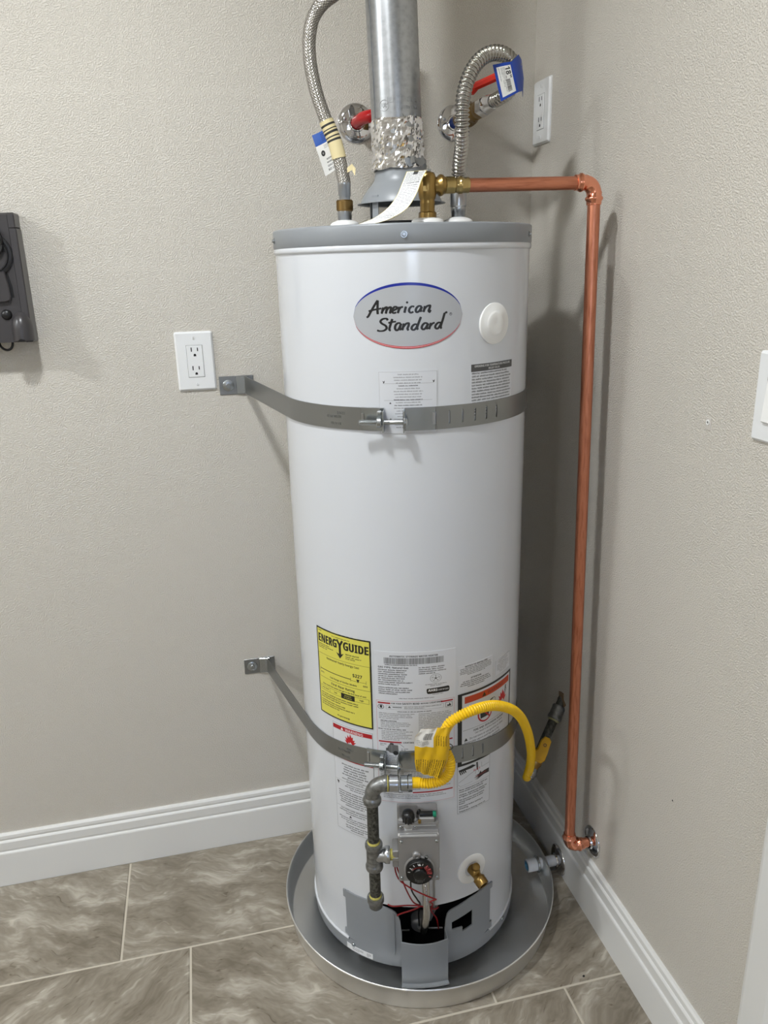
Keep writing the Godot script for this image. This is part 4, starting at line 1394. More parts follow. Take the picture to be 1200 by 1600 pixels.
# ------------------------------------------------------------------ on top of the heater
func make_top_fittings():
	# draft hood on four legs
	var t := thing("draft_hood", "grey bell-shaped draft hood on legs, on the water heater under the vent pipe", "draft hood", Vector3(TX, 1.4875, TZ))
	var b := B.new(TANK)
	b.lathe(WORLD, [Vector2(0.0452, 1.600), Vector2(0.0455, 1.580), Vector2(0.0470, 1.5690), Vector2(0.0520, 1.5615), Vector2(0.0595, 1.5535), Vector2(0.0660, 1.5450), Vector2(0.0705, 1.5365), Vector2(0.0722, 1.5315), Vector2(0.0785, 1.5300), Vector2(0.0785, 1.5290), Vector2(0.0712, 1.5300), Vector2(0.0695, 1.5350), Vector2(0.0585, 1.5520), Vector2(0.0450, 1.5680), Vector2(0.0437, 1.600)], 64)
	part(b, "bell", M.heater_grey, t)
	for a in [-42.0, 48.0, 138.0, 228.0]:
		b = B.new(TANK * Transform3D(Basis(Vector3.UP, deg_to_rad(a)), Vector3.ZERO))
		b.strip([-5.5, 0, 5.5], [1.4875, 1.4875, 1.4875], [1.541, 1.541, 1.541], 0.0685, 0.0700)
		part(b, "leg", M.heater_grey, t)
	b = B.new(TANK)
	b.lathe(WORLD, [Vector2(0.050, 1.4876), Vector2(0.050, 1.4990), Vector2(0.046, 1.5000), Vector2(0.046, 1.4890), Vector2(0, 1.4890)], 48)
	part(b, "flue_collar", M.chamber_black, t)
	# vent pipe, leaning a little, through the ceiling
	var lean := Vector3(-0.030, 1, 0.0).normalized()
	var vz0 := Vector3.RIGHT.cross(lean).normalized()
	var vf := Transform3D(Basis(lean.cross(vz0), lean, vz0), Vector3(TX - 0.0035, 1.584, TZ))
	var v := thing("vent_pipe", "galvanized metal vent pipe rising from the draft hood, foil tape round its foot", "vent pipe", Vector3(TX, 1.6, TZ))
	b = B.new(vf)
	b.lathe(WORLD, [Vector2(0.0432, 0.0), Vector2(0.0432, 0.95)], 64)
	part(b, "pipe", M.galvanized, v)
	b = B.new(vf)
	b.lathe(at(Vector3(0, 0.265, 0)), [Vector2(0.0434, 0), Vector2(0.0446, 0.002), Vector2(0.0446, 0.005), Vector2(0.0434, 0.007)], 48)
	b.xf = vf * Transform3D(Basis(Vector3.UP, deg_to_rad(-73)), Vector3.ZERO)
	b.strip([-2.6, 2.6], [0.0, 0.0], [0.9, 0.9], 0.0430, 0.0442)
	part(b, "seam", M.galvanized, v)
	b = B.new(vf)
	emboss(b, "JEAMERICA", 2, 0.106, 0.0434, 0.0085, 0.0013)
	emboss(b, "MADE IN USA", 10, 0.094, 0.0434, 0.0055, 0.0013)
	emboss(b, "MIN CLEAR", 12, 0.082, 0.0434, 0.0065, 0.0013)
	emboss(b, "UL", -42, 0.099, 0.0434, 0.0065, 0.0013)
	var ring := PackedVector3Array()
	for i in 25:
		var th := deg_to_rad(-42.0) + cos(TAU * i / 24.0) * 0.0085 / 0.043
		ring.append(Vector3(sin(th) * 0.0434, 0.0985 + sin(TAU * i / 24.0) * 0.0085, cos(th) * 0.0434))
	b.tube(ring, 0.0004, 5, false)
	part(b, "raised_lettering", M.galvanized, v)
	# crinkled foil tape
	var fz := FastNoiseLite.new()
	fz.seed = 5
	fz.frequency = 0.42
	fz.fractal_octaves = 2
	var rows := []
	for i in 23:
		var line_ := []
		for k in 91:
			var th := TAU * (k % 90) / 90.0
			var y := 0.001 + 0.079 * i / 22.0
			var edge := 1.0 if i > 0 and i < 22 else 0.15
			var r := 0.0446 + (0.0030 if i < 4 else 0.0) * (1.0 - i / 4.0) + 0.0040 * edge * fz.get_noise_3d(sin(th) * 5.5, y * 120.0, cos(th) * 5.5)
			var yy := y + 0.0025 * fz.get_noise_3d(sin(th) * 3.0 + 30.0, y * 60.0, cos(th) * 3.0)
			line_.append(Vector3(sin(th) * r, yy, cos(th) * r))
		rows.append(line_)
	b = B.new(vf)
	b.sheet(rows, 0.0002, true)
	var foil := part(b, "foil_tape", M.foil, v)
	b = B.new(vf)
	var fl := []
	for i in 4:
		var l2 := []
		for k in 8:
			var th := deg_to_rad(lerpf(10, 58, k / 7.0))
			var r := 0.0475 + 0.003 * i / 3.0
			l2.append(Vector3(sin(th) * r, 0.016 - 0.011 * i / 3.0 + 0.003 * sin(k * 1.3), cos(th) * r))
		fl.append(l2)
	b.sheet(fl, 0.0003)
	part(b, "loose_flap", M.galvanized, foil)
	# hot side: braided hose
	var h := thing("braided_hose", "grey braided water hose left of the vent pipe, with cream tape and tag", "water hose", tl(-0.1016, 1.487, 0))
	b = B.new(TANK)
	b.lathe(at(Vector3(-0.1016, 0, 0)), [Vector2(0.0122, 1.4935), Vector2(0.0122, 1.509), Vector2(0.0128, 1.510), Vector2(0.0128, 1.520), Vector2(0, 1.520)], 28)
	part(b, "nipple", M.steel, h)
	b = B.new(TANK)
	hexnut(b, at(Vector3(-0.1010, 0, 0)), 0.0168, 1.5195, 1.5385)
	part(b, "nut", M.old_brass, h)
	b = B.new(TANK)
	b.lathe(at(Vector3(-0.1006, 0, 0)), [Vector2(0.0098, 1.538), Vector2(0.0098, 1.5445), Vector2(0.0112, 1.546), Vector2(0.0112, 1.560), Vector2(0.0118, 1.561), Vector2(0.0118, 1.5665), Vector2(0, 1.5665)], 28)
	part(b, "ferrule", M.steel, h)
	b = B.new()
	var hp := []
	for p in [[-0.1005, 1.5610], [-0.1020, 1.5781], [-0.1133, 1.6300], [-0.1292, 1.6708], [-0.1435, 1.7159], [-0.1512, 1.7646], [-0.1487, 1.8027], [-0.1376, 1.8305], [-0.1132, 1.8525]]:
		hp.append(tl(p[0], p[1], 0))
	for p in [Vector3(-0.432, 1.884, 0.225), Vector3(-0.380, 1.888, 0.160), Vector3(-0.340, 1.866, 0.110), Vector3(-0.328, 1.830, 0.088), Vector3(-0.327, 1.785, 0.084)]:
		hp.append(p)
	b.tube(smooth_path(hp, 0.004), 0.0114, 24)
	part(b, "hose", M.braid, h)
	# masking tape wrapped round the hose, with a printed code, and the tag it holds
	var tp := PackedVector3Array()
	var full := smooth_path(hp, 0.004)
	for p in full:
		if p.y > 1.603 and p.y < 1.668 and p.x < -0.45:
			tp.append(p)
	b = B.new()
	b.tube(tp, 0.0127, 20)
	var im := canvas(256, 160, Color(0.86, 0.80, 0.62))
	for k in 5:
		rect(im, 0, 66 + k * 15, 256, [8, 5, 9, 4, 8][k], grey(0.15))
	var cream := paper("cream_tape", im, 0.6)
	cream.texture_repeat = true
	cream.uv1_scale = Vector3(1, 14.6, 1)
	part(b, "tape", cream, h, "cream masking tape with printed bars")
	b = B.new()
	var fa := tl(-0.094, 1.590, 0.013)
	b.sheet([[fa, fa + Vector3(0.008, 0.006, 0.004), fa + Vector3(0.014, -0.002, 0.006)], [fa + Vector3(0, -0.008, 0), fa + Vector3(0.008, -0.004, 0.003), fa + Vector3(0.012, -0.014, 0.008)]], 0.0004)
	var plain_cream := mat("cream_paper", Color(0.86, 0.80, 0.62), 0.6)
	part(b, "tape_end", plain_cream, h)
	im = canvas(220, 380, Color(0.86, 0.855, 0.84))
	rect(im, 0, 0, 220, 110, Color(0.10, 0.30, 0.62))
	fine(im, 90, 20, 110, 5, 15, Color(0.03, 0.10, 0.30), 0, 81, 0.2)
	fine(im, 90, 124, 110, 3, 12, grey(0.35), 0, 82, 0.2)
	disc(im, Vector2(60, 190), 24, 26, grey(0.12))
	disc(im, Vector2(60, 190), 10, 10, grey(0.5))
	text(im, "NO LEAD", 60, 330, 30, INK, true, 0)
	text(im, "ASSEMBLED", 76, 240, 20, INK, true, 0)
	text(im, "WARRANTY", 70, 270, 20, INK, true, 0)
	text(im, "QUALITY", 66, 300, 22, INK, true, 0)
	b = B.new(TANK)
	var rw := []
	for i in 7:
		var f := i / 6.0
		var l := Vector3(-0.1545, 1.6463, -0.012).lerp(Vector3(-0.1340, 1.5800, -0.012), f)
		var r := Vector3(-0.1220, 1.6580, 0.0).lerp(Vector3(-0.1040, 1.5960, 0.0), f)
		var line_ := []
		for k in 5:
			line_.append(l.lerp(r, k / 4.0) + Vector3(0, 0, -0.004 * sin(PI * k / 4.0) + 0.002 * sin(f * 5)))
		rw.append(line_)
	b.sheet(rw, 0.0005)
	part(b, "hang_tag", paper("hose_tag", im), h, "blue and white printed paper tag")
	# cold side: corrugated hose
	var c := thing("corrugated_hose", "shiny ribbed metal water hose right of the vent pipe, with blue size tag", "water hose", tl(0.1016, 1.487, 0))
	b = B.new(TANK)
	b.lathe(at(Vector3(0.1018, 0, 0)), [Vector2(0.0124, 1.4935), Vector2(0.0124, 1.512), Vector2(0.0132, 1.513), Vector2(0.0132, 1.522), Vector2(0, 1.522)], 28)
	part(b, "nipple", M.steel, c)
	b = B.new(TANK)
	hexnut(b, at(Vector3(0.1018, 0, 0)), 0.0160, 1.5215, 1.546)
	b.lathe(at(Vector3(0.1018, 0, 0)), [Vector2(0.0098, 1.545), Vector2(0.0090, 1.549), Vector2(0.0098, 1.553), Vector2(0.0105, 1.5545), Vector2(0.0, 1.556)], 24)
	part(b, "nut", M.steel, c)
	b = B.new()
	var flex := [tl(0.1018, 1.552, 0), Vector3(-0.2764, 1.5640, 0.3140), Vector3(-0.2773, 1.5860, 0.3200), Vector3(-0.2813, 1.6155, 0.3450), Vector3(-0.2881, 1.6418, 0.3680), Vector3(-0.2900, 1.6700, 0.3730), Vector3(-0.2840, 1.6996, 0.3680), Vector3(-0.2710, 1.7275, 0.3620), Vector3(-0.2530, 1.7474, 0.3550), Vector3(-0.2298, 1.7593, 0.3470), Vector3(-0.2042, 1.7604, 0.3370), Vector3(-0.1844, 1.7518, 0.3260), Vector3(-0.1724, 1.7394, 0.3120), Vector3(-0.1690, 1.7270, 0.2980), Vector3(-0.1720, 1.7150, 0.2800), Vector3(-0.1800, 1.7090, 0.2560), Vector3(-0.1824, 1.7079, 0.2400)]
	ribbed(b, flex, 0.0110, 0.0020, 0.0070, 20)
	part(b, "hose", M.corrugated_steel, c)
	im = canvas(200, 300, Color(0.06, 0.24, 0.62))
	rect(im, 26, 28, 150, 250, Color(0.86, 0.86, 0.85))
	# the print runs down the card
	var side := canvas(250, 150, Color(0.86, 0.86, 0.85))
	text(side, "18\"", 6, -4, 72, INK, true, 0)
	fine(side, 92, 64, 24, 1, 16, INK, 0, 83, 0.0)
	fine(side, 10, 66, 130, 4, 12, grey(0.3), 0, 84, 0.2)
	var xx := 120.0
	while xx < 225.0:
		var bw := rng.randf_range(1.5, 4.0)
		rect(side, xx, 36, bw, 46, INK)
		xx += bw + rng.randf_range(1.5, 3.5)
	fine(side, 118, 88, 110, 2, 12, grey(0.25), 0, 85, 0.1)
	fine(side, 10, 124, 200, 1, 12, grey(0.3), 0, 86, 0.1)
	side.rotate_90(CLOCKWISE)
	im.blend_rect(side, Rect2i(0, 0, 150, 250), Vector2i(26, 28))
	var q := [Vector3(-0.2275, 1.7420, 0.347), Vector3(-0.1935, 1.7480, 0.347), Vector3(-0.1800, 1.7020, 0.347), Vector3(-0.2115, 1.6868, 0.347)]
	b = B.new()
	rw = []
	for i in 5:
		var line_ := []
		for k in 5:
			line_.append(q[0].lerp(q[1], k / 4.0).lerp(q[3].lerp(q[2], k / 4.0), i / 4.0) + Vector3(0, 0, 0.002 * sin(PI * k / 4.0)))
		rw.append(line_)
	b.sheet(rw, 0.0006)
	var tg := part(b, "size_tag", paper("size_tag_print", im), c, "blue card tag printed 18 inch")
	b = B.new()
	b.sheet([[q[1], Vector3(-0.1780, 1.7610, 0.338), Vector3(-0.1640, 1.7580, 0.318)], [q[1].lerp(q[2], 0.5), Vector3(-0.1720, 1.7320, 0.338), Vector3(-0.1590, 1.7290, 0.318)], [q[2], Vector3(-0.1680, 1.7060, 0.336), Vector3(-0.1590, 1.7010, 0.316)]], 0.0006)
	part(b, "folded_side", mat("tag_blue", Color(0.06, 0.24, 0.62), 0.4), tg)
	# wall valves behind
	var o := Vector3(-0.3927, 1.7054, 0)
	var e := thing("escutcheon", "chrome pipe collar on the back wall left of the vent pipe, round red pipe", "pipe collar", o, "chrome pipe collars")
	escutcheon(e, o, Vector3.BACK, 0.0385)
	e = thing("hot_water_stub", "red capped hot water stub on the back wall just left of the vent pipe", "water pipe", o)
	b = B.new()
	b.tube(smooth_path([o + Vector3(0, 0, 0.005), o + Vector3(0, 0, 0.035), o + Vector3(0.004, 0.001, 0.060), o + Vector3(0.014, 0.001, 0.078), o + Vector3(0.030, 0.001, 0.084)], 0.004), 0.0122, 24)
	part(b, "red_pipe", M.red_enamel, e)
	b = B.new()
	b.lathe(along(o + Vector3(0.026, 0.001, 0.084), Vector3.RIGHT), [Vector2(0, 0), Vector2(0.0138, 0), Vector2(0.0145, 0.001), Vector2(0.0145, 0.006), Vector2(0.0138, 0.007), Vector2(0, 0.007)], 24)
	part(b, "black_band", M.black_plastic, e)
	b = B.new()
	b.lathe(along(o + Vector3(0.033, 0.001, 0.084), Vector3.RIGHT), [Vector2(0, 0), Vector2(0.0122, 0), Vector2(0.0122, 0.022), Vector2(0, 0.022)], 24)
	part(b, "red_sleeve", M.red_enamel, e)
	b = B.new()
	b.lathe(at(o + Vector3(0.066, -0.018, 0.084)), [Vector2(0, 0), Vector2(0.013, 0.0), Vector2(0.016, 0.010), Vector2(0.016, 0.030), Vector2(0.013, 0.040), Vector2(0.016, 0.060), Vector2(0.016, 0.090), Vector2(0, 0.092)], 20)
	part(b, "valve_body", M.old_brass, e)
	o = Vector3(-0.1824, 1.7079, 0)
	e = thing("escutcheon", "chrome pipe collar on the back wall behind the ribbed hose and brass valve", "pipe collar", o, "chrome pipe collars")
	escutcheon(e, o, Vector3.BACK, 0.0355)
	e = thing("ball_valve", "brass ball valve with a red lever, out from the back wall behind the ribbed hose", "valve", o)
	var vz := along(o, Vector3.BACK)
	b = B.new(vz)
	b.lathe(WORLD, [Vector2(0.0112, 0.004), Vector2(0.0112, 0.052)], 20)
	part(b, "blue_pipe", M.blue_pipe, e)
	b = B.new(vz)
	b.lathe(WORLD, [Vector2(0.0125, 0.040), Vector2(0.0150, 0.042), Vector2(0.0150, 0.060), Vector2(0.0135, 0.063), Vector2(0.0185, 0.074), Vector2(0.0225, 0.088), Vector2(0.0215, 0.104), Vector2(0.0160, 0.113), Vector2(0.0165, 0.116), Vector2(0.0165, 0.150), Vector2(0.0150, 0.152), Vector2(0.0150, 0.170), Vector2(0, 0.170)], 28)
	b.lathe(at(Vector3(0, 0, 0)) * Transform3D(Basis(), Vector3.ZERO), [Vector2(0.0165, 0.118), Vector2(0.0182, 0.120), Vector2(0.0182, 0.132), Vector2(0.0165, 0.134)], 6, 0.0, TAU, 2.0)
	part(b, "body", M.old_brass, e)
	b = B.new(vz)
	b.lathe(WORLD, [Vector2(0.0152, 0.152), Vector2(0.0165, 0.153), Vector2(0.0158, 0.156), Vector2(0.0165, 0.159), Vector2(0.0158, 0.162), Vector2(0.0165, 0.165), Vector2(0.0158, 0.168), Vector2(0.0160, 0.176), Vector2(0, 0.176)], 24)
	part(b, "thread", M.old_brass, e)
	b = B.new(vz)
	hexnut(b, WORLD, 0.0185, 0.176, 0.206)
	b.lathe(WORLD, [Vector2(0.0160, 0.206), Vector2(0.0140, 0.212), Vector2(0.0138, 0.228), Vector2(0.0128, 0.238), Vector2(0, 0.240)], 24)
	part(b, "nut", M.chrome, e)
	b = B.new()
	b.lathe(along(o + Vector3(0, 0.016, 0.088), Vector3(0.10, 1, 0)), [Vector2(0.0085, 0), Vector2(0.0085, 0.010), Vector2(0.005, 0.011), Vector2(0.005, 0.020), Vector2(0, 0.020)], 16)
	part(b, "stem", M.old_brass, e)
	b = B.new()
	var l0 := o + Vector3(0.002, 0.034, 0.089)
	var l1 := o + Vector3(0.006, 0.048, 0.106)
	var l2 := o + Vector3(0.040, 0.058, 0.172)
	b.tube(PackedVector3Array([l0, l1, l1.lerp(l2, 0.3)]), 0.0030, 10)
	var lever := part(b, "lever", M.steel, e)
	b = B.new()
	for seg in [[l0.lerp(l1, 0.4), l1.lerp(l2, 0.12)], [l1.lerp(l2, -0.02), l2]]:
		var fr := along((seg[0] + seg[1]) * 0.5, seg[1] - seg[0])
		b.box(fr, Vector3(0.0145, seg[0].distance_to(seg[1]), 0.0125), 0.004)
	part(b, "red_grip", M.red_grip, lever)

# ------------------------------------------------------------------ relief valve and the copper line
func make_copper_and_wall_fittings():
	var c := tl(0.040, 0, 0.11)
	var yv := 1.5495
	var t := thing("relief_valve", "brass pressure relief valve on top of the water heater, long printed tag hanging from it", "relief valve", Vector3(c.x, 1.487, c.z))
	var b := B.new(at(Vector3(c.x, 0, c.z)))
	b.lathe(WORLD, [Vector2(0.0122, 1.493), Vector2(0.0122, 1.521), Vector2(0.0128, 1.523), Vector2(0.0118, 1.526), Vector2(0.0135, 1.529), Vector2(0.0150, 1.535), Vector2(0.0158, 1.545), Vector2(0.0155, 1.558), Vector2(0.0128, 1.566), Vector2(0.0105, 1.569), Vector2(0, 1.5695)], 32)
	hexnut(b, WORLD, 0.0150, 1.496, 1.509)
	part(b, "body", M.brass, t)
	b = B.new(along(Vector3(c.x, yv, c.z), Vector3.RIGHT))
	b.lathe(WORLD, [Vector2(0.0125, 0.010), Vector2(0.0130, 0.017), Vector2(0.0165, 0.0205), Vector2(0.0172, 0.0225), Vector2(0.0165, 0.0255), Vector2(0.0140, 0.0275), Vector2(0.0140, 0.029)], 28)
	part(b, "outlet", M.brass, t)
	b = B.new(along(Vector3(c.x, yv, c.z), Vector3.RIGHT))
	hexnut(b, WORLD, 0.0148, 0.0285, 0.0475)
	b.lathe(WORLD, [Vector2(0.0120, 0.047), Vector2(0.0120, 0.053), Vector2(0.0138, 0.0545), Vector2(0.0143, 0.057), Vector2(0.0138, 0.0595), Vector2(0.0124, 0.061), Vector2(0.0124, 0.071), Vector2(0.0112, 0.0715)], 28)
	part(b, "adapter", mat("bright_brass", Color(0.72, 0.63, 0.42), 0.2, 1.0), t)
	b = B.new()
	b.box(at(Vector3(c.x, 1.5715, c.z)), Vector3(0.008, 0.004, 0.022), 0.001)
	part(b, "lever", M.steel, t)
	b = B.new(TANK)
	b.prism(Transform3D(Basis(), Vector3(0.032, 1.5395, 0.1248)), PackedVector2Array([Vector2(0, 0), Vector2(0.006, 0), Vector2(0.010, 0.004), Vector2(0.006, 0.008), Vector2(0, 0.008)]), 0, 0.0006)
	part(b, "flow_arrow", M.brass, t)
	# the tag: a strip curving down onto the heater's top
	var im := canvas(150, 520, Color(0.88, 0.885, 0.88))
	frame(im, 0, 0, 150, 520, 4, Color(0.72, 0.66, 0.30))
	fine(im, 12, 12, 126, 34, 12, grey(0.25), 0, 91, 0.05)
	rect(im, 58, 4, 34, 40, grey(0.25))
	fine(im, 10, 430, 126, 6, 13, grey(0.5), 0, 92, 0.1)
	var lft := [Vector3(0.0056, 1.5690, 0.130), Vector3(-0.0030, 1.5500, 0.142), Vector3(-0.0120, 1.5310, 0.150), Vector3(-0.0260, 1.5140, 0.156), Vector3(-0.0480, 1.4990, 0.160), Vector3(-0.0740, 1.4900, 0.160)]
	var rgt := [Vector3(0.0385, 1.5705, 0.128), Vector3(0.0290, 1.5540, 0.146), Vector3(0.0195, 1.5325, 0.155), Vector3(0.0030, 1.5105, 0.163), Vector3(-0.0250, 1.4955, 0.168), Vector3(-0.0510, 1.4892, 0.168)]
	b = B.new(TANK)
	var sl := smooth_path(lft, 0.006)
	var sr := smooth_path(rgt, 0.006)
	var rows := []
	for i in 25:
		var a := sl[roundi((sl.size() - 1) * i / 24.0)]
		var d := sr[roundi((sr.size() - 1) * i / 24.0)]
		rows.append([a, a.lerp(d, 0.33), a.lerp(d, 0.66), d])
	b.sheet(rows, 0.0006)
	part(b, "hang_tag", paper("relief_tag", im, 0.4), t, "long white printed tag with a yellow edge")
	# copper discharge line
	var x0 := c.x + 0.066
	var z0 := c.z - 0.003
	var xe := -0.057
	var ze := 0.401
	var yb := 0.1905
	var zb := 0.4440
	var p := thing("copper_pipe", "copper pipe running right from the relief valve and down the right wall", "copper pipe", Vector3(xe, 0.19, zb))
	var r := 0.0111
	var top := Vector3(xe, 1.5535, ze)
	var bot := Vector3(xe, yb, zb)
	var rad := 0.024
	b = B.new()
	b.tube(PackedVector3Array([Vector3(x0, yv, z0), top - Vector3(rad, 0.0005, 0)]), r, 28)
	part(b, "horizontal_pipe", M.copper, p)
	var down := (bot - top).normalized()
	b = B.new()
	b.tube(PackedVector3Array([top + down * rad, bot - down * 0.020]), r, 28)
	part(b, "vertical_pipe", M.copper, p)
	copper_elbow(p, top - Vector3(1, 0, 0) * rad, top, top + down * rad, r)
	var rb := 0.020
	copper_elbow(p, bot - down * rb, bot, bot + Vector3(rb, 0, 0), r)
	b = B.new()
	b.tube(PackedVector3Array([bot + Vector3(rb, 0, 0), Vector3(-0.001, yb, zb)]), r * 0.98, 24)
	part(b, "stub", M.copper_fitting, p)
	var e := thing("escutcheon", "chrome pipe collar on the right wall where the copper pipe enters", "pipe collar", Vector3(0, yb, zb), "chrome pipe collars")
	escutcheon(e, Vector3(-0.0005, yb, zb), Vector3.LEFT, 0.0345)

func copper_elbow(p: Node3D, a: Vector3, corner: Vector3, c: Vector3, r: float):
	var pts := PackedVector3Array()
	for i in 13:
		var f := i / 12.0
		pts.append(a.lerp(corner, f).lerp(corner.lerp(c, f), f))
	var b := B.new()
	b.tube(pts, r * 1.16, 28)
	for e in [[a, (a - corner).normalized()], [c, (c - corner).normalized()]]:
		b.lathe(along(e[0], e[1]), [Vector2(r * 1.10, -0.010), Vector2(r * 1.18, -0.008), Vector2(r * 1.18, -0.002), Vector2(r * 1.34, 0.000), Vector2(r * 1.42, 0.0022), Vector2(r * 1.34, 0.0045), Vector2(r * 1.18, 0.0065), Vector2(r * 1.16, 0.0125), Vector2(r * 1.0, 0.0130)], 28)
	part(b, "elbow", M.copper_fitting, p)

# ------------------------------------------------------------------ earthquake straps
# a steel band standing on edge along a plan path; holes are [from, to] runs of length
func band_mesh(b: B, path: PackedVector3Array, half: float, thick: float, holes: Array, hole_half := 0.0105):
	var run := [0.0]
	for i in path.size() - 1:
		run.append(run[i] + path[i].distance_to(path[i + 1]))
	var cuts := []
	for h in holes:
		cuts.append(h[0]); cuts.append(h[1])
	var pts := []
	var k := 0
	cuts.sort()
	for i in path.size():
		if i > 0:
			while k < cuts.size() and cuts[k] < run[i]:
				pts.append([path[i - 1].lerp(path[i], (cuts[k] - run[i - 1]) / (run[i] - run[i - 1])), cuts[k]])
				k += 1
		pts.append([path[i], run[i]])
	var nor := []
	for i in pts.size():
		var d: Vector3 = pts[mini(i + 1, pts.size() - 1)][0] - pts[maxi(i - 1, 0)][0]
		nor.append(Vector3(-d.z, 0, d.x).normalized())
	for i in pts.size() - 1:
		var mid: float = (pts[i][1] + pts[i + 1][1]) * 0.5
		var holed := false
		for h in holes:
			holed = holed or (mid > h[0] and mid < h[1])
		for span in ([[-half, -hole_half], [hole_half, half]] if holed else [[-half, half]]):
			for s in [1.0, -1.0]:
				var q := []
				for e in [[i, 0], [i + 1, 0], [i + 1, 1], [i, 1]]:
					q.append([pts[e[0]][0] + Vector3(0, span[e[1]], 0) + nor[e[0]] * s * thick * 0.5, nor[e[0]] * s])
				b.tri(q[0][0], q[1][0], q[2][0], q[0][1], q[1][1], q[2][1]); b.tri(q[0][0], q[2][0], q[3][0], q[0][1], q[2][1], q[3][1])
			for y in span:
				var o := Vector3(0, signf(y - (span[0] + span[1]) * 0.5), 0)
				var u := Vector3(0, y, 0)
				b.fquad(pts[i][0] + u + nor[i] * thick * 0.5, pts[i + 1][0] + u + nor[i + 1] * thick * 0.5, pts[i + 1][0] + u - nor[i + 1] * thick * 0.5, pts[i][0] + u - nor[i] * thick * 0.5, o)

# plan path from a wall bracket, tangent to the tank, round it to a tank angle
func strap_path(from: Vector3, side: float, a_end: float, y_of: Callable) -> PackedVector3Array:
	var R := TR + 0.0017
	var o := Vector3(TX, 0, TZ)
	var d := Vector3(from.x, 0, from.z) - o
	var base := rad_to_deg(atan2(d.x, d.z))
	var open := rad_to_deg(acos(R / d.length()))
	# of the two tangents take the one on the room side
	var a_t := base + open if side < 0.0 else base - open
	var p := PackedVector3Array()
	var tp := o + Vector3(sin(deg_to_rad(a_t)), 0, cos(deg_to_rad(a_t))) * R
	for i in 6:
		var q := Vector3(from.x, 0, from.z).lerp(tp, i / 6.0)
		q.y = lerpf(from.y, y_of.call(a_t), i / 6.0)
		p.append(q)
	var target := a_end
	while target - a_t > 180.0:
		target -= 360.0
	while target - a_t < -180.0:
		target += 360.0
	for i in 49:
		var a := lerpf(a_t, target, i / 48.0)
		p.append(o + Vector3(sin(deg_to_rad(a)), 0, cos(deg_to_rad(a))) * R + Vector3(0, y_of.call(a), 0))
	return p

func make_straps():
	make_strap(1.1845, func(_a: float) -> float: return 1.1845, -23.3, -14.9, 0.0, "upper", [])
	make_strap(0.4995, func(a: float) -> float:
		a = wrapf(a, -180.0, 180.0)
		if a < -13.0:
			return lerpf(0.5230, 0.5325, clampf((a + 60.0) / 45.0, 0, 1))
		return lerpf(0.5325, 0.5080, clampf((a - 5.0) / 50.0, 0, 1)), -26.3, -20.1, 0.002, "lower", [])

